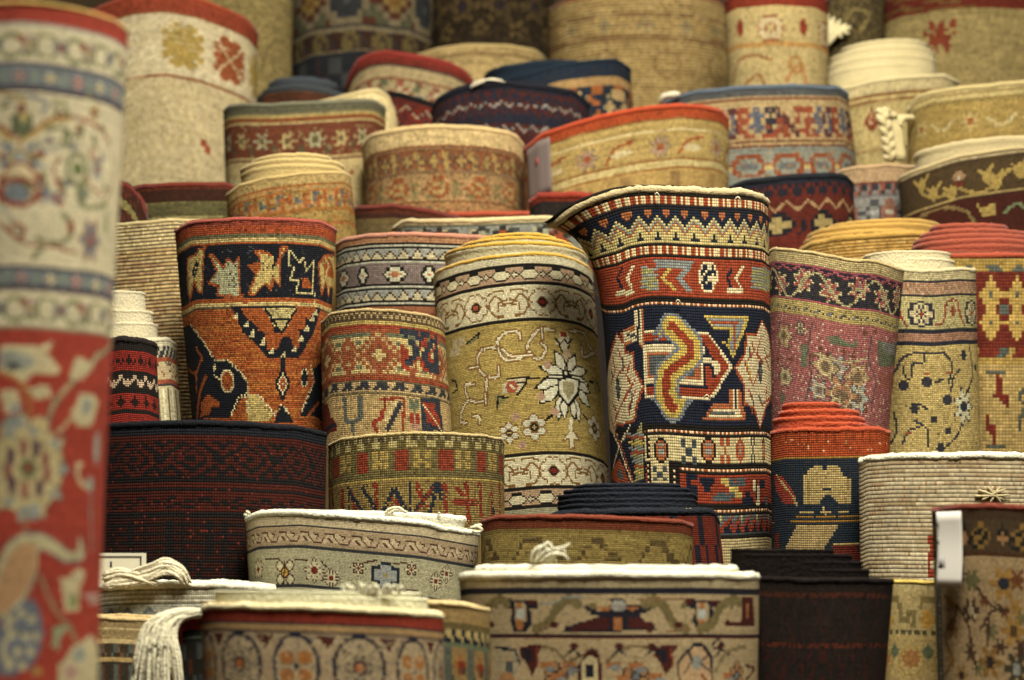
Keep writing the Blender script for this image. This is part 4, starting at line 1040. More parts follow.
@D('B6', 'greyish white striped rolled rug with a knotted fringe and a paper card behind it')
def _(c):
    X = 185; Y = lambda y: c.Y(X, y)
    c.stack(X, 581, 'd3ccae', 588, 'bab497', 603, '6a6450', 605, 'a8a892', 619, 'b3a078', 700)
    for y in (590, 594, 598): c.line(Y(y), '8c876c')
    c.rep(Y(607), Y(618), 24, ["....G....", "...GGG...", "..GGBGG..", "BB.....BB"], {'G': '5f7476', 'B': '6d8a90'})

@D('B8', 'beige ribbed rolled rug low at the left, half hidden by the hanging white fringe')
def _(c):
    X = 120; Y = lambda y: c.Y(X, y)
    c.stack(X, 618, 'b39c6a', 622, '8a7448', 628, 'b8a06a', 632, '8a7448', 640, 'bda56c', 644, '3a3020', 658, 'a78c50', 664, '352c20', 700)
    c.rep(Y(645), Y(658), 16, ["A...B", ".A.B."], {'A': '6a4a30', 'B': '3f5a50'}); c.rep(Y(666), Y(700), 16, ["A...B", ".A.B."], {'A': '6a3a28', 'B': '3f5a50'})

@D('B9', 'dark rolled rug with a red top and long white fringe hanging over its side')
def _(c):
    X = 200; Y = lambda y: c.Y(X, y)
    c.stack(X, 616, '8a2320', 631, '14130f', 637, '3a4438', 640, '17150f', 800)
    c.poly([(163, 620), (183, 620), (183, 655), (172, 690), (163, 690)], '8a2320'); c.rep(Y(645), Y(690), 18, ["G...B", "..A..", "B..G."], {'G': '2c3a36', 'A': '4a2018', 'B': '20303a'})

@D('C3', 'olive rolled rug with a rust red top band, in front of the navy stacked roll')
def _(c):
    X = 590; Y = lambda y: c.Y(X, y)
    c.stack(X, 514, '6a2c1a', 530, '6d5a26', 534, '7d6a30', 700)
    c.rep(Y(540), Y(562), 130, ["......KKK...........KKKKK.....", ".....KGGKK.........KGGGGKK....", "....KG..GGKK......KG....GKKK..", "...KG....KKKK....KG......KKKKK"], {'K': '4a3a1c', 'G': '8a7438'}, at=c.P(655, 550)[0] - 30)
    c.streak('5f4c22', .3, Y(534)); c.streak('8a7838', .2, Y(534))

@D('C4', 'navy rolled rug of many thick dark turns with a sliver of red patterned side')
def _(c):
    c.band(-9, c.Y(700, 518), '1d2229'); z = Z(590, 340, .309)
    c.rep(c.Y(700, 518), 200, 34, ["RRRRKKRRR", "RRKKRRKRR", "RKRRBBRKR", "KRRBYBRRK", "RKRRBRRKR", "RRKKRRKKR", "RRRRKRRRR"], {'R': '79241a', 'K': '1a1a20', 'B': '3c5058', 'Y': 'a88c50'})
    for a, b in ((330, 530), (315, 550), (325, 555)): c.ell(*z(a, b)[0], 1.4, 2.2, 'a08a50')

@D('C6', 'cream topped undyed ribbed rolled rug with a small tuft, near the right edge')
def _(c):
    X = 930; Y = lambda y: c.Y(X, y)
    c.fade('d6cba4', .5, 0, Y(460)); c.streak('8a6c44', .22, Y(462), 1e9, 30); c.streak('b5a884', .3, Y(462), 1e9, 30); c.speckle(['8a6a42'], .04, Y(480))
    c.put(932, 561, 7, 40, ["RR", ".R", "RR", "R.", "RR"], {'R': '8c2a1c'}); c.ell(905, 506, 14, 2.2, '8f7a54'); c.ell(890, 505, 8, 3, '8f7a54')

@D('D9b', 'small bright red and black striped rolled rug with a white zigzag')
def _(c):
    X = 130; Y = lambda y: c.Y(X, y)
    c.stack(X, 338, '1c1714', 352, '8f1c1a', 358, '8f1c1a', 372, '17130f', 375, 'b39878', 391, '17130f', 394, '8f1c1a', 411, '17130f', 414, '8f1c1a', 500)
    c.rep(Y(355), Y(366), 12, ["..K...", ".KKK.K", "..K.K."], {'K': '26100f'}); c.rep(Y(376), Y(391), 13, ["KKKAAKK", "AKAAKAK", "AAAKKAA", "AAKKKAA", "AKKKKKA", "KKKKKKK"], {'K': '1c1815', 'A': 'b39878'})
    c.rep(Y(396), Y(409), 13, ["...K...", "..KKK..", ".KKKKK.", "..KKK..", "...K..."], {'K': '26100f'})

@D('D9a', 'stepped white woolly rolled rug with salt and pepper stripes, beside the left foreground roll')
def _(c):
    X = 170; Y = lambda y: c.Y(X, y)
    c.stack(X, 337, 'c3ba96', 347, '3d3f44', 358, 'a04a3a', 362, 'b09f72', 381, 'a04a3a', 384, '2c2e36', 387, 'b0a478', 500)
    c.rep(Y(347), Y(358), 7, ["KAK", "AKK", "KKA"], {'K': '2a2d33', 'A': 'a9a486'}); c.speckle(['3a3a3c', 'a04a3a'], .2, Y(362), Y(381)); c.rep(Y(388), 200, 13, ["K..A.", ".KK..", "K...K", "..K.."], {'K': '4a453c', 'A': 'cfc8a8'})

@D('D11', 'low cream edged rolled rug with a grey teal border, behind the olive lotus rug')
def _(c):
    X = 520; Y = lambda y: c.Y(X, y)
    c.stack(X, 217, 'b9a678', 223, '8a9184', 225, '5c5f4c', 227, '77867e', 243, 'b39f70', 300)
    for x, y in ((557, 238),): c.put(x, y, 24, 18, ["..RRRR..", "RRRKKRRR", "KRRRRRRK", "RRKRRKRR", "..KBBK..", ".KKBBKK."], {'R': 'a04428', 'K': '26262c', 'B': '6d8088'})
    c.put(582, 240, 16, 18, ["KKB.", "B.KK", "KKBB", ".KK."], {'K': '26262c', 'B': '6d8088'}); c.rep(Y(229), Y(233), 30, ["KKKK....BB"], {'K': '3f4a48', 'B': 'a9a27a'})
    c.rep(Y(226), Y(242), 60, ["..K......K", ".KRK....KB", "KRRRK..KBB", ".KRK....KB"], {'K': '2c2f34', 'R': 'a04428', 'B': '9a9a7a'}, at=25)

@D('D8', 'plain beige ribbed rolled rug standing behind the orange and navy rug')
def _(c):
    c.streak('7a4c2c', .25, 30, 1e9, 26); c.streak('b89a5c', .3, 0, 1e9, 26); c.fade('b5a473', .6, 0, 30)

# ---------------------------------------------------------------- foreground left
@D('L0', 'tall blurred foreground rolled rug, ivory scrolls above a red field of lotus flowers')
def _(c):
    X = 60; Y = lambda y: c.Y(X, y); z = Z(0, 0, .2941); I_ = 'cabf98'; K_ = '3f3a55'
    c.stack(X, 5, 'b23a33', 26, '7c8a8c', 29, I_, 66, '4a3a5a', 70, '5c7484', 92, '4a3a5a', 96, I_, 269, '4a3a5a', 273, '5c7484', 290, '4a3a5a', 294, I_, 329, '7c7a60', 332, 'b23a33', 800)
    for ya, yb in ((70, 92), (273, 290)):
        s0 = c.P(20, (ya + yb) / 2)[0]; t = (Y(ya) + Y(yb)) / 2
        for k in range(-8, 9): c.flower(s0 + 29 * k, t, 7.5, 'c0b48c' if k % 2 else 'b88a7c', 'b0a04a' if k % 2 else '8a3a34', 4, st=True); c.ellst(s0 + 29 * k + 14.5, t, 4, 6, '7b8a7a')
    G_, R_, B_ = '75794f', '9c4438', '5f7c90'
    for yc in (47, 312):
        s0 = c.P(60, yc)[0]; t = Y(yc)
        for k in range(-5, 6):
            x = s0 + 62 * k
            c.ellst(x - 14, t, 13, 13, G_, ring=4); c.ellst(x + 15, t + 1, 13, 13, G_, ring=4); c.flower(x, t, 8, B_, R_, 6, st=True)
            c.flower(x + 31, t, 9, '8c6f7c', 'b0a050', 5, st=True); c.ellst(x + 31, t + 9, 5, 4, G_); c.ellst(x + 24, t - 5, 4, 4, R_)
    F = lambda *p: z(*p)
    # palmette and medallion of the ivory ground
    c.curve(F(-60, 400, 0, 430, 40, 465, 110, 455, 160, 415, 240, 400, 330, 430, 370, 480), R_, 3.4); c.curve(F(-60, 410, 0, 445, 40, 475, 110, 462, 160, 425, 240, 410), 'b79a4c', 4)
    c.poly(F(35, 400, 75, 365, 120, 400, 105, 450, 75, 470, 45, 450), '5d6446'); c.ell(*F(78, 400)[0], 5, 6, 'b3a25a'); c.ell(*F(76, 370)[0], 5, 5, '8c3a44'); c.curve(F(20, 345, 70, 320, 160, 345, 150, 380), B_, 3.4); c.curve(F(0, 320, 60, 330, 80, 350), 'a58a3c', 3.4)
    for a in range(10):
        th = a * math.pi / 5 + .3; q = F(70, 545)[0]; c.pl([q, (q[0] + 24 * math.cos(th), q[1] + 20 * math.sin(th))], R_ if a % 2 else B_, 5)
    c.ell(*F(70, 545)[0], 10, 9, 'b09a4a'); c.ell(*F(70, 545)[0], 6, 6, '86a3ad')
    q = F(68, 630)[0]; c.ell(q[0], q[1], 19, 22, R_); c.ell(q[0], q[1], 16.5, 19.5, 'cbb88c'); c.ell(q[0], q[1] + 4, 13, 12, B_); c.ell(q[0], q[1] - 2, 9, 8, '5f7050'); c.ell(q[0], q[1] + 8, 6, 5, 'c49a70')
    for a, b, s_ in ((130, 590, 1), (190, 610, 1), (20, 600, -1)): c.curve(F(a, b, a + 20 * s_, b + 50, a + 15, b + 90), R_, 5); c.curve(F(a + 14, b, a + 34, b + 60), G_, 4)
    c.ell(*F(265, 575)[0], 14, 16, G_, ring=5); c.ell(*F(262, 570)[0], 6, 6, '5f6f3c'); c.flower(*F(330, 580)[0], 10, B_, R_, 6); c.flower(*F(285, 660)[0], 11, G_, B_, 5); c.ell(*F(270, 445)[0], 5, 7, R_)
    c.curve(F(150, 440, 220, 440, 240, 490, 210, 480, 220, 455, 260, 460, 285, 430), G_, 4.4); c.curve(F(180, 350, 215, 350, 230, 400), G_, 4); c.flower(*F(320, 385)[0], 9, '8f7438', R_, 5); c.curve(F(320, 460, 325, 490), G_, 5); c.curve(F(370, 480, 385, 600, 350, 700), '8c6a50', 3)
    z2 = Z(0, 190, .3672)
    c.ell(*z2(50, 10)[0], 22, 14, R_, ring=4); c.ell(*z2(45, 5)[0], 12, 8, B_); c.curve(z2(0, 90, 60, 140, 130, 155, 210, 170), R_, 2.8); c.curve(z2(170, 60, 200, 110, 165, 145, 120, 140), G_, 4); c.ell(*z2(190, 100)[0], 3, 9, R_)
    c.flower(*z2(245, 140)[0], 14, B_, 'b05a40', 6, edge=R_, ry=19); c.curve(z2(90, 190, 120, 150, 95, 130), G_, 4); c.curve(z2(0, 40, 60, 130), '7a8a90', 3); c.ell(*z2(50, 115)[0], 8, 8, 'a0522c', ring=3); c.curve(z2(210, 0, 230, 50, 290, 40), G_, 4); c.flower(*z2(150, 20)[0], 8, B_, R_, 5); c.ell(*z2(290, 90)[0], 5, 12, '8a8a60')
    for a, b in ((20, 360), (120, 540), (150, 660), (230, 620), (350, 540), (360, 640), (200, 380), (300, 330), (100, 640), (170, 480), (250, 500), (345, 440)): c.flower(*F(a, b)[0], 5.5, B_ if (a // 10) % 2 else G_, R_, 5)
    for q in (F(130, 620, 160, 660, 140, 700), F(200, 540, 180, 580, 200, 610), F(330, 500, 300, 520, 330, 550), F(290, 600, 310, 640, 350, 660), F(0, 480, 25, 520, 10, 560), F(120, 480, 150, 510, 200, 500)): c.curve(q, R_ if q[0][0] > 45 else B_, 2.6)
    # red field
    L_, V_ = 'bdb083', '7f9692'
    c.poly(z2(0, 420, 40, 430, 100, 430, 150, 410, 130, 450, 165, 490, 150, 505, 90, 500, 60, 530, 0, 500), L_); c.poly(z2(0, 440, 60, 445, 100, 470, 60, 500, 0, 480), '82978c'); c.ell(*z2(40, 480)[0], 7, 5, '44575a')
    c.curve(z2(0, 500, 50, 520, 80, 580, 75, 620), 'a0702c', 3.4); c.poly(z2(0, 540, 50, 550, 60, 600, 10, 610), L_); c.poly(z2(80, 540, 130, 530, 140, 560, 95, 570), L_); c.poly(z2(20, 580, 60, 590, 40, 620), V_)
    c.curve(z2(310, 410, 250, 470, 160, 560, 125, 640), '4a4238', 7); c.curve(z2(310, 410, 250, 470, 160, 560, 125, 640), 'a8976c', 4)
    c.poly(z2(190, 520, 210, 450, 245, 470, 270, 440, 250, 490, 220, 520), L_); c.poly(z2(195, 600, 220, 560, 250, 550, 270, 580, 250, 640, 210, 650), L_); c.ell(*z2(235, 590)[0], 7, 8, V_); c.curve(z2(160, 660, 200, 620), 'a8976c', 4)
    z3 = Z(0, 430, .3672)
    q = z3(75, 105)[0]
    c.ell(q[0], q[1], 40, 43, '5a6a62'); c.ell(q[0], q[1], 38.5, 41.5, 'bba974'); c.flower(q[0], q[1], 45, 'bba974', None, 11, edge='5a6a62', ry=49)
    for a in range(9):
        th = a * 2 * math.pi / 9; c.ell(q[0] + 36 * math.cos(th), q[1] + 39 * math.sin(th), 6, 5, V_); c.ell(q[0] + 20 * math.cos(th + .3), q[1] + 22 * math.sin(th + .3), 5, 8, '5a3a58' if a % 2 else '9a5a5a')
    c.flower(q[0], q[1], 13, '5a6a48', 'a04a34', 6); c.ell(q[0], q[1] + 45, 12, 7, V_); c.ell(q[0] - 14, q[1] - 46, 12, 6, V_); c.ell(q[0] + 12, q[1] - 44, 9, 6, 'b8a46e')
    c.curve(z3(68, 230, 70, 280), '8a7a54', 4); c.curve(z3(245, 140, 250, 330), '6a8484', 3); c.ell(*z3(265, 50)[0], 6, 16, '8c9a90'); c.curve(z3(225, 90, 210, 100, 215, 140, 245, 165), L_, 5); c.ell(*z3(245, 150)[0], 7, 7, V_)
    # bird
    body = catmull([c.P(*p) for p in z3(-20, 480, 0, 350, 50, 290, 110, 280, 160, 305, 185, 330, 210, 330, 218, 290, 232, 340, 215, 362, 180, 362, 140, 335, 110, 330, 100, 400, 60, 470, 0, 520)], True)
    c.polyst(body, 'b9ae80'); c.plst(body, '5a6a74', 1.8, True)
    wing = catmull([c.P(*p) for p in z3(-20, 500, 0, 390, 50, 320, 95, 310, 90, 400, 50, 470, 0, 510)], True); c.polyst(wing, 'b58a5c'); c.speckle([], 0)
    tail = catmull([c.P(*p) for p in z3(-10, 560, 30, 490, 90, 460, 115, 540, 100, 620, 60, 660, 0, 670)], True); c.polyst(tail, '566f8c')
    for a, b in ((30, 520), (60, 500), (85, 520), (40, 560), (70, 560), (95, 560), (50, 600), (80, 600), (30, 640), (60, 640)): c.ell(*z3(a, b)[0], 3.4, 5, 'b0a67c')
    c.curve(z3(20, 500, 25, 560, 10, 600, 25, 650), 'b9ae80', 5); c.ell(*z3(203, 342)[0], 1.6, 1.6, '3a3030')
    c.curve(z3(110, 400, 140, 470, 200, 560, 215, 600), '8a7a54', 4)
    c.poly(z3(165, 410, 195, 400, 215, 375, 235, 390, 220, 430, 215, 500, 180, 500), L_); c.ell(*z3(200, 470)[0], 6, 8, '7f8a50'); c.poly(z3(140, 590, 150, 540, 190, 530, 165, 570, 165, 600), '8a9a70')
    c.poly(z3(160, 640, 200, 590, 250, 560, 275, 620, 270, 700, 160, 700), L_); c.ell(*z3(215, 610)[0], 9, 8, V_); c.ell(*z3(190, 660)[0], 8, 8, 'b58a7c'); c.poly(z3(230, 450, 270, 440, 270, 480, 245, 475), 'b08a7c'); c.ell(*z3(100, 660)[0], 6, 4, 'a07a3c')

# ---------------------------------------------------------------- middle distance
@D('E1', 'straw coloured rolled rug with orange flecks and rising turns, behind the orange and navy rug')
def _(c):
    X = 300; Y = lambda y: c.Y(X, y)
    c.stack(X, 170, 'a48a50', 185, 'a05c2c', 187, 'a08046', 191, 'a05c2c', 193, '9a7c40', 210, 'a2602e', 213, '927638', 225, 'a2602e', 228, '8e7438', 400)
    c.rep(Y(193), Y(210), 36, ["RR.BB.R...", "R..BRRR.B.", "RR.BR.R.BB", "RBB.R....."], {'R': 'a2522a', 'B': '4a5a58'}); c.streak('b06a34', .25, Y(185)); c.streak('786430', .25, Y(185))
@D('E2', 'rolled rug with a thick cream top and red and olive floral band')
def _(c):
    X = 445; Y = lambda y: c.Y(X, y)
    c.stack(X, 124, 'c0a56c', 145, '8c4630', 148, '6f5a3c', 150, '8c4630', 171, '6f5a3c', 174, '9c7c4c', 201, '7a4a30', 204, '9a7040', 400)
    c.rep(Y(151), Y(170), 27, ["..K..AA.K", ".KAK.AAKK", "KAAAKKAA.", ".KAK..AKK", "..K..KAA."], {'K': '4a3a2c', 'A': '97803f'}); c.rep(Y(176), Y(200), 42, ["...RRR....", "..RAAAR.GG", ".RAROAR.G.", "..RAAAR.GG", ".GGRRR..G."], {'R': 'a04e2c', 'A': 'a58a50', 'O': 'b05a2c', 'G': '6d6a3c'})
    c.speckle(['8c4630', '6a6038'], .12, Y(150)); c.fade('96683c', .2, Y(146))
@D('E3', 'rolled rug with orange red slanting edge and golden ground, above the tall central rug')
def _(c):
    X = 640; Y = lambda y: c.Y(X, y)
    c.stack(X, 107, 'b0401c', 121, '8a5028', 123, 'a58a48', 132, 'c3b078', 135, 'a58a48', 163, '9a6030', 165, 'b3a064', 172, '9a6030', 174, 'a58544', 400)
    s0 = c.P(660, 150)[0]
    for k in range(-4, 5):
        x = s0 + 74 * k; c.flower(x, Y(148), 11, '9a7a60', 'a8442c', 7, edge='7c6a48', st=True); c.plst(catmull([(x + 20, Y(158)), (x + 30, Y(145)), (x + 50, Y(140))]), 'a04e2c', 3); c.plst([(x + 28, Y(150)), (x + 44, Y(152))], 'b9a878', 5)
    c.rep(Y(176), 130, 50, ["...AA.....", "..A..A..B.", ".A....A..."], {'A': '8c6a38', 'B': 'a04e2c'}); c.streak('8a7038', .2, Y(121))
@D('E5', 'dark red rolled rug with navy top and star flowers, behind the tall central rug')
def _(c):
    X = 800; Y = lambda y: c.Y(X, y)
    c.stack(X, 174, '1d2028', 183, '5f1c18', 232, '17171b', 234, '641c18', 400)
    c.rep(Y(184), Y(198), 14, ["K.K.K", ".KKK.", "..K.."], {'K': '1d1a20'}); c.zig(Y(200), Y(210), 22, '9a7a50', 2); c.rep(Y(212), Y(236), 44, ["....KKK...", "...KYYKK..", "K.KYYYYYK.", "K.KKYYKK..", "...KKKK..K"], {'K': '18171a', 'Y': '94804a'}, at=c.P(822, 225)[0])
@D('E6', 'small grey and rose rolled rug with sandy top, left of the golden leaf rug')
def _(c):
    X = 875; Y = lambda y: c.Y(X, y)
    c.stack(X, 164, 'a58760', 183, '7a3a34', 186, '6f6a64', 196, '5c6068', 198, '787c7c', 400)
    c.rep(Y(186), Y(196), 12, ["K.RK", ".RK."], {'K': '2c303a', 'R': '9a4a40'}); c.rep(Y(200), Y(226), 44, ["..KK..RR..", ".K..KRRRR.", "K.BBKRWWRK", ".K..KRRRR.", "..KK..RR.K"], {'K': '3a4450', 'R': '97605a', 'B': '8a949c', 'W': 'b0a488'})
@D('E7', 'dark brown rolled rug with golden leaves and a double cream edge')
def _(c):
    X = 970; Y = lambda y: c.Y(X, y); z = Z(800, 0, .3528)
    c.stack(X, 152, 'a5936a', 160, '3c2c18', 164, '403018', 195, '8a7440', 198, '3a1d15', 201, '43150f', 400)
    G_ = '8f7836'
    c.curve(z(330, 520, 350, 550, 400, 560, 440, 530, 480, 545, 520, 545, 560, 510, 600, 480, 635, 500), G_, 3.4)
    for a, b in ((345, 530), (380, 550), (530, 500), (555, 515), (430, 545), (620, 480)): c.ell(*z(a, b)[0], 5, 7, G_); c.pl(z(a, b, a + 18, b - 35), G_, 3.4); c.pl(z(a, b, a - 22, b - 14), G_, 3)
    c.ell(*z(448, 500)[0], 7, 5, '8a6a48'); c.ell(*z(448, 515)[0], 2.4, 5, 'b3b09a'); c.ell(*z(448, 520)[0], 6, 3, '6a2a1c')
    c.curve(z(330, 620, 400, 590, 470, 600, 500, 640), '6f5a30', 3.4); c.poly(z(495, 575, 520, 590, 555, 575, 555, 610, 520, 615), G_); c.curve(z(580, 600, 610, 580, 640, 590), '5f6a48', 3.4)
@D('E8', 'golden yellow ribbed rolled rug, low behind the rose pink one')
def _(c): c.streak('8f6626', .4); c.streak('c19a4c', .2)
@D('E4a', 'low maroon edged rolled rug just right of the straw coloured rug with orange flecks')
def _(c): c.stack(400, 204, '5a261b', 214, '43201a', 220, '5c4c28', 400)
@D('E4b', 'sliver of an orange edged rolled rug under the thick cream topped one')
def _(c): c.stack(480, 211, '9c4328', 218, '7c4a28', 400)
@D('E4c', 'dark little rolled rug with a red woolly top, left of the tall central rug')
def _(c): c.stack(575, 193, '7e281b', 203, '1f1a18', 400); c.speckle(['2e2622'], .2, 11)
@D('E9a', 'maroon rolled rug edge showing beside the tall blurred foreground roll')
def _(c): c.speckle(['2c140f', '5a2018'], .3); c.pl([(118, 200), (138, 225)], '6b6234', 8)
@D('E9b', 'low rolled rug with a maroon band over mossy stripes, under the tall star flower roll')
def _(c):
    X = 180; c.stack(X, 182, '5e261a', 190, '3c1b14', 203, '625a30', 206, '4f4a28', 216, '7a7040', 220, '6a6236', 400); c.streak('3c3820', .3, c.Y(X, 203))
# ---------------------------------------------------------------- upper tiers
@D('F1', 'rolled rug with a grey green top band and a red border of cream flowers')
def _(c):
    X = 300; Y = lambda y: c.Y(X, y)
    c.stack(X, 101, '54523c', 113, '7a7048', 116, 'a8924f', 119, '8a4a2c', 122, 'a5905a', 124, '74382a', 158, 'a5905a', 161, '6a3a26', 163, 'b09a64', 178, 'b5a26e', 400)
    s0 = c.P(315, 140)[0]
    for k in range(-7, 8):
        x = s0 + 27 * k; c.flower(x, Y(141), 10, 'a28e58' if k % 2 else '97926a', '5a5030', 6, st=True); c.ellst(x + 13.5, Y(149), 3, 5, '4f4a30')
    c.speckle(['7c3a28', '8a7a4a'], .1, Y(124), Y(158)); c.poly([(330, 205), (345, 178), (372, 158), (386, 150), (388, 205)], 'c0ab70'); c.ell(352, 172, 3, 3, 'a04a3c')
@D('F1b', 'plain cream rolled rug peeking out right behind the grey green banded roll')
def _(c): c.streak('b5a06a', .4)
@D('F2', 'rolled rug with a deep red arched edge over cream flowers')
def _(c):
    X = 405; Y = lambda y: c.Y(X, y)
    c.stack(X, 52, '8a2824', 62, '74241f', 66, '3f3630', 69, 'a08c60', 79, '8a4a38', 81, '9c8a60', 400)
    c.rep(Y(81), Y(104), 34, ["..RR...GG.", ".RAAR.GG..", "RAAAAR...B", ".RAAR..BB.", "..RR.GG..."], {'R': '96524a', 'A': 'b39f76', 'G': '5f6244', 'B': '5c6a70'}); c.speckle(['8a3a30', 'b3a274'], .12, Y(81))
@D('F2b', 'deep red rolled rug with a black edge, wedged under the red arched one')
def _(c): c.band(-9, 6, '1a1718'); c.zig(12, 22, 20, 'a08a6a', 2); c.speckle(['3a1214', '1e2830'], .2, 8)
@D('F3', 'navy and dark red rolled rug with a loose white thread on its arched top')
def _(c):
    X = 510; Y = lambda y: c.Y(X, y)
    c.stack(X, 81, '1b1d25', 90, '521b1b', 400)
    c.rep(Y(91), Y(101), 11, ["K...", "KK.K", ".KK."], {'K': '20202a'}); c.zig(Y(101), Y(107), 15, '8a8478', 1.8); c.rep(Y(109), Y(116), 11, ["K.K.", ".KKK"], {'K': '20202a'})
    c.band(Y(116), Y(125), '1c1d26'); c.zig(Y(124), Y(131), 15, '8a8478', 1.6); c.speckle(['23232d', '3a2028'], .25, Y(90))
@D('F4', 'deep blue rolled rug with a tan stripe and an orange flower motif')
def _(c):
    X = 590; Y = lambda y: c.Y(X, y)
    c.stack(X, 60, '1b2733', 79, 'a07c48', 87, '1c2630', 400)
    c.rep(Y(88), Y(118), 56, ["KOOOKKKKOOOKKK", "KOOOKKKYYYYYKK", "OKKKKAKYYYYYKA", "OOKKKKKKYYYKKK", "KOOKKAYKKKKYAK", "KKKKAYYYKKYYYA", "KKOKKYYKAAKYYK", "KOOOKKAAYYAAKK"], {'O': 'a85a30', 'Y': 'ab8c58', 'A': '8c7a50', 'K': '1c2630'}, at=c.P(612, 100)[0])
@D('F5', 'plain tan rolled rug with a low arched rim, behind the red arched one')
def _(c): c.streak('8c7444', .3); c.band(10, 12, '7a6038'); c.streak('b79c60', .3)
@D('F6', 'low slate grey topped rolled rug left of the red arched roll')
def _(c): c.band(-9, 6, '3d4347'); c.streak('7a3a28', .3, 7)
@D('F7', 'rolled rug with a slate blue top and stiff angular red and blue figures on tan')
def _(c):
    X = 770; Y = lambda y: c.Y(X, y)
    c.stack(X, 85, '3f4a52', 97, '8a7450', 99, '7c4030', 102, 'a08858', 107, 'a3895a', 142, '6f3626', 144, 'a08858', 147, '6f3626', 149, '6f7468', 153, '7d8070', 400)
    Mo = {'R': '93402e', 'B': '3c5570', 'N': '2a2c38', 'M': '5a2c34'}
    c.rep(Y(108), Y(140), 100, ["RRR.BB.NNNM....RRRRRR.BB.MMM", "R.RBBBB.N.NMM...R..R.BB.M.B.", "RRR.BB.NNNRRMM.RR.RRRBBBM.BM", "R.RBBBBRN.RRRMM...RR..BB..BM", "RR..BB.NNRRRR.MMRRR.RBB.MBBM", ".RRR..RRRR.RRR.M..RRRR..MMM."], Mo, at=c.P(790, 120)[0])
    c.rep(Y(155), Y(178), 38, ["RRR....RRR", "..RR..RR..", "BB.RRRR.BB", "BB.RYYR.BB", "..RR..RR..", "RRR....RRR"], {'R': '93462e', 'B': '56656c', 'Y': 'b39a5c'})
    c.speckle(['8c6a48'], .1, Y(107)); 
@D('F8', 'cream rolled rug with big stepped turns rising at its top, behind the golden floral roll')
def _(c):
    X = 870; Y = lambda y: c.Y(X, y); c.stack(X, 78, 'b3a270', 96, '8a5a38', 98, 'a8945a', 400); c.line(Y(102), '8a5a38'); c.line(Y(150), '8a6a40'); c.streak('8f7a48', .2, Y(98))
    c.put(872, 119, 15, 24, ["...RR...", "..RRAR..", ".RRAARR.", "RRAARRAR", "RRAAARRR", ".RRARRR.", "..RRRR.."], {'R': '843a26', 'A': 'a8845a'})
@D('F9', 'golden floral rolled rug with a pale rim and a braided cream tassel')
def _(c):
    X = 980; Y = lambda y: c.Y(X, y); c.stack(X, 84, 'ab9860', 92, '8a7440', 94, 'a8965c', 99, '7f6a34', 102, '8f7636', 142, '7f6a34', 144, 'a8945a', 155, '6a5a30', 400)
    s0 = c.P(970, 121)[0]
    for k in range(-4, 5): c.flower(s0 + 60 * k, Y(121), 10, 'a8965c', '9a4030', 8, st=True); c.plst(catmull([(s0 + 60 * k + 16, Y(118)), (s0 + 60 * k + 30, Y(128)), (s0 + 60 * k + 44, Y(116))]), 'aa9a66', 4)
    c.streak('a08644', .2, Y(102))
@D('G1', 'tall cream rolled rug with a red top and red and gold star flowers, upper left')
def _(c):
    X = 180; Y = lambda y: c.Y(X, y)
    c.stack(X, -8, '973826', 15, '8a4a30', 17, 'bdae86', 76, '904428', 79, 'b3a276', 500)
    ST = ["...AA..AA...", "..AAAAAAAA..", "AA.AAAAAA.AA", "AAAAAAAAAAAA", ".AAAAAAAAAA.", "AAAAAAAAAAAA", "AAAAAAAAAAAA", ".AAAAAAAAAA.", "AAAAAAAAAAAA", "AA.AAAAAA.AA", "..AAAAAAAA..", "...AA..AA..."]
    s0 = c.P(184, 46)[0]
    for k in range(-3, 4):
        if k < 0: continue
        c.img(s0 + 52 * k, Y(46), 42, 44, ST, {'A': '9c8238' if k % 2 == 0 else '9a4a2c'})
        x = s0 + 52 * k
        if k % 2: c.plst([(x - 12, Y(35)), (x + 12, Y(57))], 'b5a274', 2); c.plst([(x + 12, Y(35)), (x - 12, Y(57))], 'b5a274', 2)
    c.put(207, 146, 9, 13, ["RR.", "RRR", ".RR"], {'R': '9c4430'}); c.streak('a5915e', .2, Y(80)); c.streak('b8a676', .2, Y(17))
@D('G2', 'olive beige rolled rug, far back at the top left')
def _(c): c.streak('6a5a30', .3); c.streak('9c8a50', .2); c.curve([(262, 70), (270, 45), (285, 40)], '6a5c34', 3); c.speckle(['6d6038'], .1)
@D('G3', 'dark rolled rug with beige flowers and a dull red band, far back')
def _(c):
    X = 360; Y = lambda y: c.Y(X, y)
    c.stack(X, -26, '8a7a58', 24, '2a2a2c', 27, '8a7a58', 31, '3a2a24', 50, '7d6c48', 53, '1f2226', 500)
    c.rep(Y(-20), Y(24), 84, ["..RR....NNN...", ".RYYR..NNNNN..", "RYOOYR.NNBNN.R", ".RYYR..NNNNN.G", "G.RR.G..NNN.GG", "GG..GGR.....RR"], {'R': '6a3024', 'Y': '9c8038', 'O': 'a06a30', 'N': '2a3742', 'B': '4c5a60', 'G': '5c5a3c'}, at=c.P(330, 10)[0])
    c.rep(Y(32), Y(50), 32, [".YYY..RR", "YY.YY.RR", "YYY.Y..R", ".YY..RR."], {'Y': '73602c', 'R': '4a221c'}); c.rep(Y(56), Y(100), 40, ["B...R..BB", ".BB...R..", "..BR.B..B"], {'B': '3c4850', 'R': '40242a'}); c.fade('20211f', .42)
@D('G4', 'murky brown rolled rug with faint gold flowers, far back at the top centre')
def _(c):
    for k in range(-6, 7): c.flower(k * 38 + 8, 38, 16, '4a3a1e', '2a2024', 6, edge='5f4c24', st=True); c.flower(k * 38 - 12, 62, 10, '5c4a24', '3a2418', 5, st=True)
    c.speckle(['45361c', '1d160f'], .25)
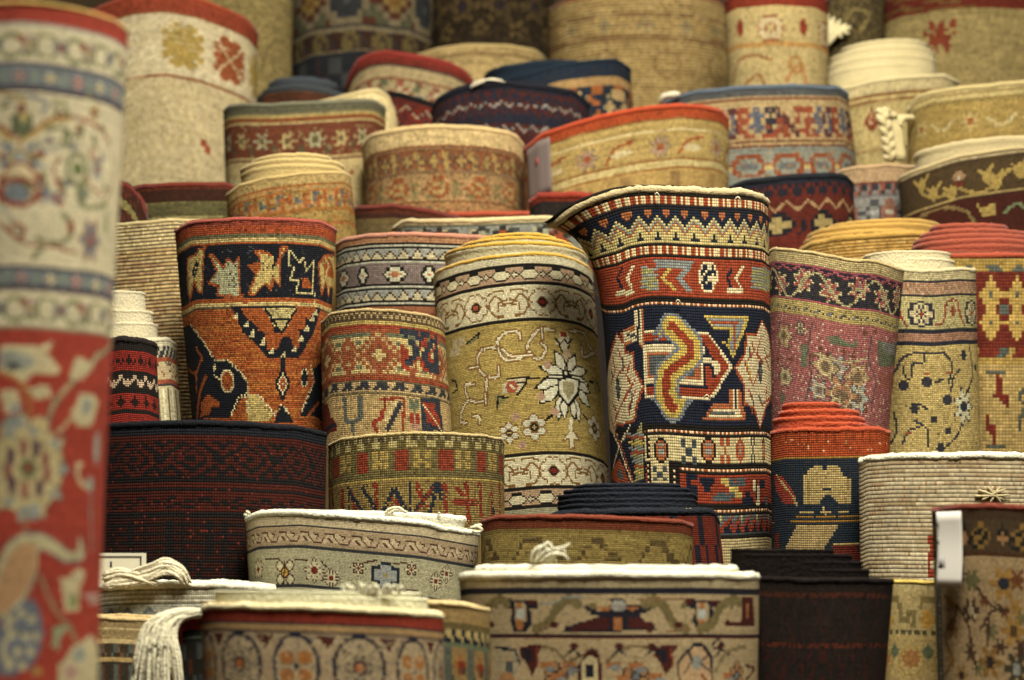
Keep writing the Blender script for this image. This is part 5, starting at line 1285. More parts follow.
@D('G5', 'wide golden beige ribbed rolled rug, far back at the top right of centre')
def _(c):
    X = 640; Y = lambda y: c.Y(X, y); c.line(Y(14), '7a5c34'); c.line(Y(35), '7a5c34'); c.line(Y(38), '7a5c34'); c.streak('84693a', .3); c.streak('ab9158', .25)
    for k in range(-6, 7): c.flower(k * 40, Y(25), 7, '7d7452', '85603a', 4, st=True); c.ellst(k * 60 + 20, Y(62), 14, 14, '86683a', ring=3)
@D('G6', 'slim cream rolled rug with a red top and small red flowers, far back')
def _(c):
    X = 775; Y = lambda y: c.Y(X, y)
    c.stack(X, -12, '8c2a1c', 6, 'b39c60', 10, '8a4a2c', 12, 'b09a60', 42, 'a87a3a', 47, 'ab965e', 500)
    s0 = c.P(771, 27)[0]
    for k in range(-3, 4): c.rosette(s0 + 68 * k, Y(27), 13, 'bba778', '93402a', 'b09a60', 8, st=True); c.ellst(s0 + 68 * k + 34, Y(26), 4, 8, '93301f')
    c.curve([(733, 85), (738, 62), (755, 55), (772, 58)], '95462c', 3); c.curve([(786, 80), (800, 65), (806, 85)], 'a0663a', 4); c.curve([(745, 85), (758, 75), (765, 85)], '95462c', 3); c.fade('a8925c', .2, Y(47)); c.ell(795, 66, 7, 10, 'a5703c', ring=3)
@D('G7', 'narrow dark olive rolled rug with a white tassel, far back')
def _(c): c.speckle(['6a5a30', '2c2616'], .3); c.curve([(845, 20), (855, 10), (868, 15), (860, 30)], '7a6a38', 3)
@D('G8', 'broad ochre rolled rug with a red top and one red star, far back')
def _(c):
    X = 960; Y = lambda y: c.Y(X, y); c.stack(X, -18, '6a2018', 12, '8f7c48', 500); c.streak('7a683a', .3)
    c.put(938, 36, 34, 32, ["..A...A..A", "..AA.AA.AA", "A..AAAAA..", "AAA.AAA..A", "..AAAAAAA.", ".AAAAAAA..", "...AA.AAA.", "..A.A..A.."], {'A': '843424'})
# ================================================================ the rolls, front to back
def mk(key, **k):
    k.setdefault('draw', DES.get(key)); k['label'] = LAB.get(key, '')
    return Rug(key, **k)
SPECS = []
mk('L0', top=[(-78,22),(-60,12),(-20,2),(20,0),(45,2),(70,6),(100,13),(116,19),(126,27)], bot=(-82,106,420), D=1.2, vis=690, base='d8c79a', rim=('b59a4a',5), th=9, cell=2.6, kind='soft', wob=.006)
mk('B1', top=[(202,604),(215,602),(260,603),(330,605),(400,608),(444,613)], bot=(205,446,690), D=1.62, vis=85, base='a9895c', rim=('e0cf9f',8), th=10, flat=.45, cell=2.0, kind='soft', inner=[(205,441,597),(214,418,591)], inner_col='e6dab4')
mk('B2', top=[(380,601),(410,600),(440,601),(465,603),(489,608)], bot=(382,490,690), D=1.64, vis=85, base='8f7440', rim=('d9bf86',5), th=7, flat=.4, cell=2.2)
mk('B9', top=[(163,622),(190,616),(225,615),(262,620)], bot=(165,262,690), D=1.85, vis=70, base='7c1f1d', rim=('8d2a22',6), th=7, flat=.5, cell=2.2, kind='soft')
mk('B8', top=[(40,622),(70,617),(110,616),(150,618),(165,622)], bot=(42,165,690), D=1.95, vis=70, base='8d754b', rim=('c9ae78',5), th=8, flat=.6, cell=2.2, kind='soft')
mk('B3', top=[(459,574),(466,572),(520,571),(600,571),(700,571),(759,573)], bot=(465,757,690), D=1.75, vis=125, base='b39a6a', rim=('f0e6c2',9), th=12, flat=.5, cell=2.0, kind='soft', inner=[(461,757,565)], inner_col='f2e8c4')
mk('B5', top=[(933,509),(946,505),(980,503),(1024,505),(1075,507),(1127,512)], bot=(939,1127,690), D=1.8, vis=190, base='95794c', rim=('7a3222',7), th=8, cell=2.2, kind='soft')
mk('B4', top=[(738,573),(757,576),(794,578),(856,578),(893,579)], bot=(738,884,690), D=1.8, vis=120, base='1d1512', rim=('191311',6), th=10, flat=.7, cell=2.4, kind='soft', inner=[(745,884,569),(742,872,561),(737,855,554),(735,836,549)], inner_col='1b1513')
mk('B7', top=[(884,584),(892,580),(937,581),(985,585)], bot=(884,985,690), D=1.9, vis=115, base='c4a962', rim=('d8b84e',4), th=7, flat=.6, cell=2.2, kind='soft')
mk('B6', top=[(90,588),(103,584),(131,582),(214,581),(275,585)], bot=(95,275,690), D=2.0, vis=60, base='aca07e', rim=('ddd6bd',8), th=8, flat=.5, cell=2.2, kind='soft')
mk('C2', top=[(246,516),(257,511),(299,509),(345,513),(421,520),(459,527),(480,531)], bot=(249,475,600), D=2.1, vis=80, base='beb391', rim=('e9e1c4',7), th=9, flat=.45, cell=1.5, kind='soft', inner=[(252,470,512)], inner_col='ece4c8')
mk('C3', top=[(480,519),(496,515),(548,514),(625,516),(681,519),(692,523)], bot=(481,692,575), D=2.1, vis=62, base='75602a', rim=('7c3420',6), th=8, flat=.45, cell=2.0, kind='soft')
mk('C4', top=[(544,516),(560,510),(640,508),(700,508),(714,508),(719,520)], bot=(548,728,600), D=2.2, vis=60, base='6e2119', rim=('20242b',8), th=10, flat=.7, cell=2.0, inner=[(548,712,504),(553,707,499),(559,701,493.5),(567,693,488.5),(578,682,484)], inner_col='22262e')
mk('C6', top=[(861,459),(867,455),(893,453),(960,452),(1024,453),(1060,455),(1070,460)], bot=(864,1070,690), D=2.2, vis=150, base='a19270', rim=('e6dcbd',8), th=9, flat=.6, cell=2.4, cellv=4.0, kind='cord')
mk('C1', top=[(84,427),(106,423),(172,420),(234,421),(296,425),(326,432)], bot=(84,321,600), D=2.25, vis=170, base='17100f', rim=('15171c',7), th=9, flat=.6, cell=2.6, cellv=2.8)
mk('C5', top=[(771,431),(786,428),(830,427),(879,426),(889,430)], bot=(772,887,560), D=2.3, vis=160, base='1c2126', rim=('b0401d',6), th=8, cell=2.2, cellv=2.2, inner=[(776,874,423),(778,866,417),(784,860,410),(786,840,403)], inner_col='b3431f')
mk('C7', noise=0.22, top=[(328,444),(340,438),(369,434),(408,431),(447,431.5),(486,434),(502,437),(504,443)], bot=(329,505,520), D=2.3, vis=95, base='7b6430', rim=('c2ab72',4), th=6, cell=2.2, cellv=2.2)
mk('D9b', top=[(92,342),(104,339),(122,336),(145,338),(156,343)], bot=(96,159,418), D=2.3, vis=85, base='8e1f1c', rim=('241d1b',8), th=9, cell=2.0)
mk('D1', noise=0.22, top=[(322,321),(330,312),(361,308),(394,309),(428,314),(441,319),(445,324)], bot=(323,452,430), D=2.35, vis=130, base='a58a54', rim=('b79e6b',4), th=6, cell=2.0)
mk('D2', top=[(433,277),(436,270),(457,262),(484,256),(511,252.7),(531,251.6),(556,253),(575,257.6),(588,265),(593,273)], bot=(447,608,470), D=2.4, vis=265, base='9c8136', rim=('c0952c',4.5), th=6, cell=1.45, cellv=1.6, wob=.004, inner=[(446,585,250.5,'c0952c'),(461,573,244.5,'c0952c'),(478,557,239.5,'c0952c')], inner_col='b3aa83')
mk('D3', top=[(600,191),(614,187),(640,184.5),(662,184.5),(706,187),(746,189),(762,192),(768,198)], bot=(611,772,464), D=2.45, vis=370, base='14171b', rim=('c4b183',9), th=9, cell=2.2, cellv=2.7, wob=.004, flare=(62,42,-1.35,.55), gap=.03, ext=[(548,222),(556,213),(567,205),(580,199),(592,194)])
mk('D4', noise=0.2, top=[(767,252),(773,247),(813,251),(848,258),(878,260),(904,269)], bot=(770,889,420), D=2.6, vis=190, base='8f2d33', rim=('b5a06b',4), th=6, cell=1.9, cellv=2.0)
mk('D5', noise=0.2, top=[(862,275),(875,270),(906,268),(931,269),(960,267),(974,268)], bot=(864,979,455), D=2.75, vis=200, base='b59d5c', rim=('c9bc90',5), th=7, cell=2.0, inner=[(866,963,260),(868,953,253)], inner_col='cbbf98')
mk('D6', top=[(912,255),(930,252),(973,252),(1024,252),(1066,256)], bot=(914,1064,455), D=2.95, vis=215, base='a08548', rim=('a8442c',7), th=8, cell=3.2, cellv=3.2, inner=[(914,1058,247),(918,1050,242),(923,1042,237),(929,1030,231.5),(937,1008,225)], inner_col='9c4632')
mk('D7', noise=0.26, top=[(176,229),(190,220),(238,217),(288,217),(322,220),(337,228)], bot=(193,326,418), D=2.6, vis=215, base='b4461f', rim=('9e463a',5), th=7, cell=1.9, cellv=2.0)
mk('D9a', gap=.03, top=[(84,343),(104,338),(150,338),(168,337),(175,342)], bot=(86,181,418), D=2.6, vis=85, base='b0a27c', rim=('c8bf9d',6), th=9, cell=2.2, kind='soft', inner=[(86,163,323),(88,153,311),(92,142,292)], inner_col='c6bc9a')
mk('D10', top=[(337,242),(345,237),(371,233),(411,232),(469,234),(495,236),(506,241)], bot=(337,506,320), D=2.75, vis=85, base='8d7464', rim=('b87a63',6), th=7, cell=2.0)
mk('D11', top=[(393,226),(403,219),(470,218),(520,216),(552,215),(568,221),(583,235),(593,250)], bot=(395,596,320), D=2.9, vis=60, base='7d8577', rim=('c8b483',6), th=7, cell=2.2)
mk('D8', noise=0.2, top=[(96,230),(105,225),(116,223),(150,220),(173,218),(215,219),(245,225)], bot=(98,243,420), D=2.9, vis=205, base='a68d5e', rim=('b9a572',5), th=7, cell=2.4, cellv=3.6, kind='rib')
mk('E8', top=[(800,247),(812,240),(835,236),(870,233),(906,231),(940,230),(965,236)], bot=(802,965,300), D=3.0, vis=50, base='ab8133', rim=('b98f3c',7), th=8, cell=2.4, cellv=3.2, kind='rib', inner=[(803,960,233),(815,952,228),(832,943,223)], inner_col='bb9241')
mk('E1', noise=0.22, top=[(226,194),(238,184),(266,176),(308,171),(343,170),(352,176)], bot=(230,357,240), D=2.9, vis=75, base='97743a', rim=('b99f63',5), th=7, cell=2.0, inner=[(232,348,168),(240,340,163),(251,328,157)], inner_col='bca468')
mk('E4a', top=[(350,210),(357,205),(396,203.5),(431,209),(458,215)], bot=(350,458,240), D=3.0, vis=35, base='4e3a22', rim=('6b2a20',6), th=7, flat=.6, cell=2.4)
mk('E4b', top=[(420,213),(448,212),(483,211),(527,211),(545,214)], bot=(420,545,240), D=3.0, vis=25, base='9c3f25', rim=('a9442a',6), th=7, flat=.5, cell=2.4)
mk('E9a', top=[(84,188),(100,180),(118,180),(130,183),(141,197),(146,214)], bot=(84,148,300), D=3.0, vis=60, base='3d1c14', rim=('5f2018',8), th=8, cell=2.4)
mk('E9b', top=[(118,192),(136,185),(176,182),(226,182),(245,190)], bot=(118,245,240), D=3.1, vis=50, base='6a5c30', rim=('6b2519',6), th=7, cell=2.4)
mk('E5', behind='E8', top=[(722,190),(740,181),(756,178),(792,174),(830,172),(846,174),(852,181)], bot=(724,856,250), D=3.0, vis=90, base='5e1a16', rim=('1d2026',7), th=8, cell=2.3)
mk('E4c', top=[(529,199),(540,192),(582,192),(612,194),(622,200)], bot=(530,622,240), D=3.0, vis=35, base='1e1a17', rim=('8e2a1b',8), th=8, flat=.6, cell=2.4)
mk('E7', top=[(899,176),(916,168),(940,160),(959,154),(1000,148),(1024,145),(1060,143),(1110,150)], bot=(905,1110,240), D=3.0, vis=110, base='47351f', rim=('b4a273',5), th=8, flat=.6, cell=2.3, inner=[(926,1100,143)], inner_col='b7a77b')
mk('E6', top=[(832,175),(840,169),(859,165),(890,163),(915,165)], bot=(836,915,240), D=3.2, vis=80, base='78787a', rim=('b3936a',5), th=6, cell=2.2)
mk('E2', noise=0.24, gap=.04, top=[(361,147),(367,136),(375,132),(403,126),(446,124),(483,126),(505,130),(517,134),(523,143)], bot=(365,523,215), D=3.1, vis=100, base='98763f', rim=('cdb077',6), th=8, cell=2.0)
mk('E3', top=[(522,149),(540,133),(579,120),(632,108),(680,103),(710,106),(722,109),(728,117)], bot=(526,728,200), D=3.1, vis=110, base='ad8d4e', rim=('b23c18',6), th=7, flat=.6, cell=2.2)
mk('F3', top=[(430,113),(436,98),(455,87),(473,83),(505,80),(543,84),(575,90),(588,102)], bot=(432,588,160), D=3.3, vis=60, base='2b1a1e', rim=('1e1f27',7), th=7, flat=.7, cell=2.2)
mk('F1', behind='E2', top=[(223,110),(228,105),(240,103),(273,103),(326,100),(361,98),(375,99),(385,106)], bot=(226,384,200), D=3.2, vis=110, base='a8905a', rim=('74735c',5), th=7, flat=.7, cell=2.2)
mk('F7', top=[(655,108),(661,103),(672,96),(693,90),(746,85),(799,84),(838,85),(848,92)], bot=(660,857,190), D=3.4, vis=110, base='9c7f50', rim=('53606b',6), th=7, flat=.7, cell=2.2)
mk('F1b', behind='F1', top=[(300,104),(340,96),(365,89),(379,88),(390,96),(397,120)], bot=(302,402,200), D=3.4, vis=120, base='c6b27a', rim=('cdb981',5), th=6, flat=.7, cell=2.4, kind='soft')
mk('F2b', top=[(378,94),(389,91),(400,92),(420,98),(440,104),(458,114)], bot=(380,458,160), D=3.5, vis=60, base='74201b', rim=('1c191b',4), th=6, flat=.7, cell=2.2)
mk('F2', top=[(345,86),(350,70),(358,58),(372,51.5),(389,50),(417,54),(449,61),(466,70),(477,84)], bot=(346,480,130), D=3.5, vis=75, base='a58f63', rim=('8e2a24',6), th=7, flat=.8, cell=2.2)
mk('F4', top=[(485,84),(492,79),(519,75),(540,69),(561,63),(596,59),(618,59),(631,68)], bot=(487,634,140), D=3.5, vis=75, base='1b2833', rim=('1d2b37',5), th=7, flat=.8, cell=2.2, inner=[(487,600,67)], inner_col='1c2a36')
mk('F6', behind='F1', top=[(258,96),(266,88),(290,84),(319,86),(343,93),(352,101)], bot=(258,352,130), D=3.5, vis=40, base='4f2a1f', rim=('3d4347',6), th=8, flat=.7, cell=2.2, inner=[(264,340,80)], inner_col='3f464b')
mk('F9', top=[(909,108),(914,97),(930,90),(969,85),(1024,80),(1060,80),(1085,86)], bot=(910,1085,180), D=3.4, vis=110, base='937a3e', rim=('b8a56e',6), th=7, flat=.7, cell=2.2)
mk('F5', top=[(396,66),(416,54),(439,47),(467,43),(508,44),(536,49),(552,62)], bot=(398,552,120), D=3.8, vis=60, base='a88e56', rim=('bea56b',4), th=6, flat=.8, cell=2.3, cellv=3.0)
mk('F8', top=[(818,92),(846,85),(870,79),(906,75),(945,73),(957,80)], bot=(824,957,180), D=3.7, vis=120, base='a48f59', rim=('c9b988',6), th=9, flat=.8, cell=2.2, cellv=3, inner=[(823,951,68),(828,946,60),(836,938,52),(846,930,44)], inner_col='cabb8b')
mk('G1', behind='F1 F6', top=[(73,20),(100,5),(130,-6),(165,-9),(200,-2),(229,9),(247,18),(257,30)], bot=(80,256,210), D=3.9, vis=250, base='ad9a6c', rim=('9c3c20',5), th=8, cell=2.2, cellv=2.6)
mk('G6', top=[(724,-1),(735,-8),(775,-12),(815,-9),(827,-2)], bot=(730,829,110), D=3.9, vis=130, base='ad9158', rim=('8f2f18',5), th=7, cell=2.2, cellv=2.4)
mk('G5', top=[(547,9),(565,0),(600,-6),(640,-8),(690,-6),(718,0),(731,10)], bot=(549,734,110), D=4.1, vis=130, base='9b8048', rim=('8c5030',4), th=7, cell=2.2, cellv=3.4, kind='rib')
mk('G2', top=[(170,0),(190,-14),(230,-20),(275,-14),(292,0)], bot=(170,291,120), D=4.3, vis=140, base='857340', rim=('6d6035',4), th=7, cell=2.4)
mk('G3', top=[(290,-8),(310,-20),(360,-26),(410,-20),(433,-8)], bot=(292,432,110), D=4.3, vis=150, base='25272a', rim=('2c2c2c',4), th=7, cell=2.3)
mk('G4', top=[(430,-20),(450,-30),(490,-34),(535,-30),(555,-20)], bot=(430,555,70), D=4.6, vis=120, base='2c2113', rim=('2c2113',4), th=7, cell=2.3)
mk('G7', top=[(818,-20),(830,-30),(850,-33),(870,-30),(884,-20)], bot=(818,884,70), D=4.5, vis=120, base='4c4023', rim=('4c4023',4), th=7, cell=2.3)
mk('G8', top=[(877,2),(900,-10),(940,-17),(985,-20),(1040,-17),(1075,-4)], bot=(879,1075,90), D=4.4, vis=130, base='8c773f', rim=('6f241a',5), th=7, cell=2.3, cellv=3)
for r in PLACED: r.build()
print('DEPTHS', {k: round(r.D, 2) for k, r in RUGS.items()})
# ================================================================ fringes, braids, threads and tags
def pt(r, x, y, off=0.0):
    """point seen at photo (x, y), off px nearer to us than the front of the roll"""
    d = r.D - r.flat * r.r1 - off * r.px
    X, Zz = ray(x, y, d); return (X, d, Zz)
def cat3(p, n=6):
    p = [np.array(q, float) for q in p]; p = [2 * p[0] - p[1]] + p + [2 * p[-1] - p[-2]]
    out = []
    for i in range(1, len(p) - 2):
        for k in range(n):
            t = k / n
            out.append(0.5 * ((2*p[i]) + (-p[i-1]+p[i+1])*t + (2*p[i-1]-5*p[i]+4*p[i+1]-p[i+2])*t*t + (-p[i-1]+3*p[i]-3*p[i+1]+p[i+2])*t**3))
    out.append(p[-2]); return np.array(out)
def strands(key, name, lines, rad, col, jit=0.0, taper=True):
    r = RUGS[key]; parts = []
    for ln in lines:
        P3 = cat3([pt(r, *(q if len(q) > 2 else (*q, 0))) for q in ln])
        P3 = P3 + jit * r.px * rng.standard_normal(P3.shape) * 0.5
        rr = np.full(len(P3), rad * r.px)
        if taper: rr *= np.interp(np.linspace(0, 1, len(P3)), [0, .1, .8, 1], [.8, 1, 1, .45])
        parts.append(tube(P3, rr, 6, jitter=.08))
    for V, Q in (parts if name == 'loose_thread' else [join(parts)]): link_mesh(name, V - r.off, Q, wool(col), r.root)
def bundle(n, a, b, spread=1.0):
    """n lines running between two guide lines given point by point as (x, y, off)"""
    out = []
    for i in range(n):
        u = (i + .5) / n
        out.append([(p[0] + (q[0] - p[0]) * u + rng.normal(0, spread), p[1] + (q[1] - p[1]) * u + rng.normal(0, spread), p[2] + (q[2] - p[2]) * u + rng.normal(0, spread)) for p, q in zip(a, b)])
    return out
W_ = 'd8ceaa'
strands('B9', 'fringe', bundle(15, [(212, 611, 4), (175, 612, 7), (146, 624, 10), (136, 652, 12), (128, 692, 12)], [(205, 616, 4), (186, 618, 8), (176, 632, 12), (180, 656, 13), (186, 692, 13)], 1.1)
        + bundle(9, [(205, 609, 6), (165, 614, 12), (150, 640, 16), (146, 692, 16)], [(200, 613, 6), (176, 622, 13), (168, 650, 17), (170, 692, 17)], 1.0), 2.0, 'dcd3b4')
strands('B6', 'fringe', bundle(14, [(104, 577, 2), (125, 574, 5), (150, 565, 8), (166, 560, 8), (182, 568, 8), (191, 583, 4)], [(104, 586, 3), (128, 584, 7), (150, 579, 10), (164, 574, 10), (176, 577, 10), (182, 585, 6)], .8)
        + bundle(5, [(104, 572, 0), (120, 569, 3), (140, 574, 6), (160, 582, 6)], [(104, 580, 4), (122, 577, 7), (140, 581, 9), (156, 586, 9)], .8), 1.9, 'd3caaa')
strands('B3', 'loose_thread', [[(531, 562, -20), (533, 552, -18), (542, 546, -18), (551, 553, -17), (557, 562, -20)], [(536, 562, -20), (541, 548, -17), (549, 543, -17), (553, 550, -17)], [(548, 562, -20), (552, 549, -17), (547, 541, -17)],
        [(551, 562, -20), (556, 550, -17), (568, 546, -16)], [(545, 562, -20), (556, 553, -17), (570, 543, -16)], [(540, 562, -20), (549, 555, -17), (562, 554, -16), (569, 560, -16)], [(534, 562, -20), (546, 551, -17), (560, 548, -17), (566, 552, -16)]], 1.5, 'dfd7bb')
strands('B1', 'loose_thread', [[(x, 594 + random.uniform(-1, 1), -14), (x + dx * .5, 588, -13), (x + dx, y, -12)] for x, dx, y in ((345, -4, 586), (352, -6, 583), (358, 8, 584), (364, -5, 582), (372, 7, 586), (378, -4, 584), (386, 9, 585), (392, -6, 584), (398, 5, 587), (383, 2, 588), (368, 3, 588), (349, 5, 589))], 2.0, 'e0d6b6')
strands('C2', 'loose_thread', [[(385, 514, -4), (390, 509, -3), (399, 508, -2), (406, 513, -2)], [(389, 514, -3), (396, 510, -2), (408, 512, -2)], [(439, 520, -4), (439, 512, -3)], [(470, 528, 0), (478, 527, 1), (483, 530, 1)], [(472, 531, 0), (479, 532, 1), (482, 529, 1)], [(474, 526, 0), (482, 525, 1)],
        [(247, 516, -8), (244, 514, -8)], [(250, 514, -8), (246, 511, -8)]], 1.7, 'ddd4b2')
strands('F3', 'loose_thread', [[(471, 88, 0), (474, 83, 2), (484, 80, 3), (495, 80, 3), (505, 82, 2)], [(473, 86, 1), (482, 82, 3), (490, 79, 3), (502, 80, 3)]], 0.9, 'd8d0b4')
strands('C6', 'loose_thread', [[(978, 490, 1), (990, 494, 2), (1004, 500, 1)], [(982, 500, 1), (993, 494, 2), (1006, 489, 1)], [(988, 487, 1), (994, 495, 2), (990, 503, 1)], [(975, 496, 1), (992, 496, 2), (1010, 495, 1)], [(1000, 487, 1), (996, 494, 2), (1001, 503, 1)]], 1.3, 'c2b184')
strands('F7', 'cord_end', [[(661, 103, -30), (664, 97, -24), (672, 95, -20), (680, 94, -20)]], 3.4, 'c9c2a8')
strands('D2', 'loose_thread', [[(586, 289, 0), (594, 291, 2), (600, 297, 4)], [(588, 291, -1), (596, 295, 2)]], .7, 'd6cda8')
strands('D3', 'loose_thread', [[(655, 195, 1), (657, 193, 3), (660, 197, 2)], [(735, 200, 1), (738, 197, 3), (741, 201, 1)], [(676, 303, 1), (678, 300, 3), (681, 304, 1)], [(704, 398, 1), (707, 395, 3), (710, 399, 1)]], .8, 'cfc4a0')
# the white tassel beside the slim roll at the back: a hand of short strands
strands('G7', 'fringe', [[(826, 46, 6), (826 + dx * .55, 32, 9), (826 + dx, y, 10)] for dx, y in ((2, 14), (8, 17), (14, 20), (20, 24), (25, 27), (23, 34), (16, 38), (5, 20), (11, 24))], 2.5, 'd9cd9c')
# braided tassel
def braid(key, path, w, rad, col):
    r = RUGS[key]; base = cat3([pt(r, *q) for q in path], 12); n = len(base); ph = np.linspace(0, 2 * math.pi * 2.2, n); parts = []
    for k in range(3):
        a = ph + k * 2 * math.pi / 3
        P3 = base.copy(); P3[:, 0] += w * r.px * np.sin(a); P3[:, 1] += 0.6 * w * r.px * np.sin(2 * a)
        parts.append(tube(P3, rad * r.px, 7, jitter=.05))
    V, Q = join(parts); link_mesh('braid', V - r.off, Q, wool(col), r.root)
braid('F9', [(892, 117, -34), (882, 111, -30), (884, 122, -26), (887, 136, -28), (889, 148, -28), (890, 160, -30)], 3.6, 3.4, 'c3b484')
strands('F9', 'fringe', [[(913 - i, 118, -44), (903 - i * 2, 119, -36), (899 - i * 1.2, 128, -34), (903 - i * 2, 160, -36)] for i in range(5)], 3.4, 'c6b784', taper=False)

def patch(key, x0, y0, x1, y1, name, mat, lift=2.0, n=10, marks=(), curl=0.0):
    """paper lying on the roll's outer face between photo corners"""
    r = RUGS[key]; ch = r.ch
    s0, t0 = ch.P(x0, y0); s1, t1 = ch.P(x1, y1)
    th0, th1 = s0 / r.rpx, s1 / r.rpx
    def sheet(a0, a1, b0, b1, l, nn):
        TH, TT = np.meshgrid(np.linspace(th0 + (th1 - th0) * a0, th0 + (th1 - th0) * a1, nn + 1), (t0 + (t1 - t0) * np.linspace(b0, b1, nn + 1)) * r.px)
        v = (TT - TT.min()) / max(1e-6, TT.max() - TT.min())
        X, Y_, Z_ = r.surf(TH, TT, (l + curl * v ** 3 + 0.5 * np.sin(TH * 30)) * r.px)
        return np.stack([X, Y_, Z_], -1).reshape(-1, 3)
    def solid(a0, a1, b0, b1, l, nn, th=.5):
        A = sheet(a0, a1, b0, b1, l, nn); B = sheet(a0, a1, b0, b1, l - th, nn)
        q = grid_quads(nn + 1, nn + 1); m = (nn + 1) ** 2
        rim = [*range(nn + 1), *[nn + (nn + 1) * i for i in range(1, nn + 1)], *[m - 1 - i for i in range(1, nn + 1)], *[(nn + 1) * (nn - i) for i in range(1, nn)]]
        e = [[rim[i], rim[(i + 1) % len(rim)], rim[(i + 1) % len(rim)] + m, rim[i] + m] for i in range(len(rim))]
        return np.vstack([A, B]), np.vstack([q[:, ::-1], q + m, np.array(e)])
    V, Q = solid(0, 1, 0, 1, lift, n)
    o = link_mesh(name, V - r.off, Q, mat, r.root)
    for mk_name, a0, a1, b0, b1, mm in marks:
        V, Q = solid(a0, a1, b0, b1, lift + .5, 3, .4); link_mesh(mk_name, V - r.off, Q, mm, o)
    return o
def paper(name, h):
    m, nt, b = new_mat(name); nz = nt.nodes.new('ShaderNodeTexNoise'); nz.inputs['Scale'].default_value = 60
    mx = nt.nodes.new('ShaderNodeMix'); mx.data_type = 'RGBA'; c = lin(h)
    mx.inputs[6].default_value = (*(c * .85), 1); mx.inputs[7].default_value = (*np.clip(c * 1.1, 0, .9), 1)
    nt.links.new(nz.outputs[0], mx.inputs[0]); nt.links.new(mx.outputs[2], b.inputs['Base Color']); b.inputs['Roughness'].default_value = .6
    return m
ink = paper('printed_ink', '4a4a4c'); ink2 = paper('faded_ink', '8c8a84')
def hang_tag(key, x0, y0, x1, y1, mat, marks):
    """stiff paper tag hanging against the roll from its rim, a little bent"""
    r = RUGS[key]
    a = math.asin(max(-1, min(1, (x1 - 2 - (r.top[0, 0] + r.top[-1, 0]) / 2) / r.rpx))); dn = r.D - r.flat * r.r1 * math.cos(a) - 3 * r.px
    def sheet(u0, u1, v0, v1, l, n=8):
        U, W = np.meshgrid(np.linspace(u0, u1, n + 1), np.linspace(v0, v1, n + 1)); P3 = []
        for u, v in zip(U.ravel(), W.ravel()):
            d = dn + (1 - u) * 12 * r.px - l * r.px + 1.2 * r.px * math.sin(v * 5)
            X, Zz = ray(x0 + (x1 - x0) * u + 1.5 * math.sin(v * 3), y0 + (y1 - y0) * v + 2 * u * (v - .5), d); P3.append((X, d, Zz))
        return np.array(P3)
    def solid(u0, u1, v0, v1, l, n=8):
        A, B = sheet(u0, u1, v0, v1, l, n), sheet(u0, u1, v0, v1, l - .6, n); q = grid_quads(n + 1, n + 1); m = (n + 1) ** 2
        rim = [*range(n + 1), *[n + (n + 1) * i for i in range(1, n + 1)], *[m - 1 - i for i in range(1, n + 1)], *[(n + 1) * (n - i) for i in range(1, n)]]
        e = [[rim[i], rim[(i + 1) % len(rim)], rim[(i + 1) % len(rim)] + m, rim[i] + m] for i in range(len(rim))]
        return np.vstack([A, B]), np.vstack([q[:, ::-1], q + m, np.array(e)])
    V, Q = solid(0, 1, 0, 1, 0); o = link_mesh('price_tag', V - r.off, Q, mat, r.root)
    for u0, u1, v0, v1, mm in marks:
        V, Q = solid(u0, u1, v0, v1, .5, 2); link_mesh('print', V - r.off, Q, mm, o)
    return o
o = hang_tag('B5', 936, 512, 961, 587, paper('tag_paper', 'c9c5b8'), [(.06, .24, .6, .74, ink2), (.27, .31, .6, .74, ink2), (.02, .08, .1, .2, ink2), (.02, .07, .34, .42, ink2)])
o['label'] = 'white paper price tag'
o = patch('E3', 528, 152, 553, 190, 'price_tag', paper('tag_paper_dull', '6d615a'), 2.0, 8, [('print', .5, .62, .3, .42, paper('red_ink', '9a4a48'))])
o['label'] = 'dull pinkish paper tag'
# the card behind the fringe of the striped roll: a ruled white card with a small mark
r = RUGS['B6']
def card_box(x0, y0, x1, y1, off, th, mat, name, parent, org):
    d0 = r.D - r.flat * r.r1 * .2 - off * r.px; d1 = d0 + th * r.px
    P8 = []
    for d in (d0, d1):
        for (x, y) in ((x0, y0), (x1, y0 - .06 * (x1 - x0) * 0), (x1, y1), (x0, y1)):
            X, Zz = ray(x, y, d0); P8.append((X, d, Zz))
    Q = [(0, 3, 2, 1), (4, 5, 6, 7), (0, 1, 5, 4), (1, 2, 6, 5), (2, 3, 7, 6), (3, 0, 4, 7)]
    return link_mesh(name, np.array(P8) - org, Q, mat, parent, smooth=False)
crd = card_box(92, 553, 146, 592, 0, 1.2, paper('card_paper', 'cfc8ac'), 'paper_card', r.root, r.off)
crd['label'] = 'white card with a dark ruled frame'
for a in ((92, 556, 141.5, 557.4), (140, 557, 141.5, 590), (110, 561.5, 112, 567)): card_box(*a, .5, .5, ink, 'print', crd, r.off)
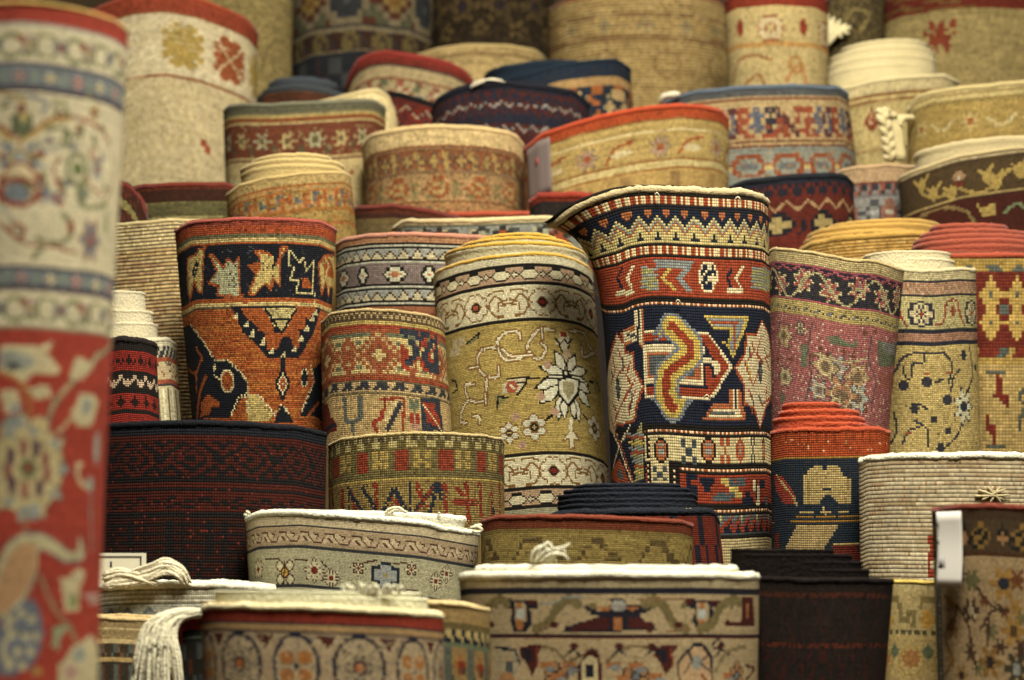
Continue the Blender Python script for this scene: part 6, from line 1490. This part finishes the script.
# ================================================================ the room
def slab(name, x0, x1, y0, y1, z0, z1, mat, kind='structure'):
    V = [(x, y, z) for z in (z0, z1) for y in (y0, y1) for x in (x0, x1)]
    Q = [(0,2,3,1),(4,5,7,6),(0,1,5,4),(2,6,7,3),(0,4,6,2),(1,3,7,5)]
    o = link_mesh(name, V, Q, mat, smooth=False); o['kind'] = kind
    return o
def plain(name, hexa, hexb, scale, rough=0.8):
    m, nt, b = new_mat(name)
    nz = nt.nodes.new('ShaderNodeTexNoise'); nz.inputs['Scale'].default_value = scale; nz.inputs['Detail'].default_value = 6
    co = nt.nodes.new('ShaderNodeTexCoord'); nt.links.new(co.outputs['Object'], nz.inputs['Vector'])
    mix = nt.nodes.new('ShaderNodeMix'); mix.data_type = 'RGBA'
    mix.inputs[6].default_value = (*lin(hexa), 1); mix.inputs[7].default_value = (*lin(hexb), 1)
    nt.links.new(nz.outputs[0], mix.inputs[0]); nt.links.new(mix.outputs[2], b.inputs['Base Color'])
    b.inputs['Roughness'].default_value = rough
    return m
YB = max(r.D + r.flat * r.r1 for r in PLACED) + 0.25
slab('floor', -4, 4, -1.2, YB + 0.2, -0.1, 0, plain('floor_boards', '3a2c1c', '554028', 9))
slab('wall_back', -4, 4, YB, YB + 0.2, 0, 4.2, plain('wall_plaster', '3a2f20', '4a3c28', 5))
# lamps of the shop: warm ceiling lamps above and before the rolls
def area(name, loc, tgt, size, power, col):
    l = bpy.data.lights.new(name, 'AREA'); l.shape = 'DISK'; l.size = size; l.energy = power; l.color = col
    o = bpy.data.objects.new(name, l); COL.objects.link(o); o.location = loc
    d = Vector(tgt) - Vector(loc); o.rotation_euler = d.to_track_quat('-Z', 'Y').to_euler()
    return o
area('ceiling_lamp', (0.35, 0.7, 3.7), (0.1, 2.8, 1.0), 1.2, 235, (1.0, 0.95, 0.85))
area('ceiling_lamp', (1.5, 0.5, 3.5), (0.4, 2.6, 1.0), 1.2, 40, (1.0, 0.92, 0.78))
area('ceiling_lamp', (0.3, 2.5, 4.0), (0.1, 2.8, 1.0), 1.0, 50, (1.0, 0.95, 0.85))
w = bpy.data.worlds.new('World'); scene.world = w; w.use_nodes = True
w.node_tree.nodes['Background'].inputs[0].default_value = (1.0, 0.90, 0.76, 1)
w.node_tree.nodes['Background'].inputs[1].default_value = 0.04

cam = bpy.data.cameras.new('Camera'); co = bpy.data.objects.new('Camera', cam); COL.objects.link(co)
cam.sensor_width = 36; cam.lens = 36 * F / 1024; cam.clip_start = 0.05
co.location = (0, 0, CAMZ); co.rotation_euler = (math.pi / 2 + PITCH, 0, 0)
cam.dof.use_dof = True; cam.dof.focus_distance = 2.3; cam.dof.aperture_fstop = 3.9
scene.camera = co
vs = scene.view_settings
vs.view_transform = 'Standard'; vs.look = 'None'; vs.gamma = 1.0; vs.exposure = 0.0; vs.use_curve_mapping = False
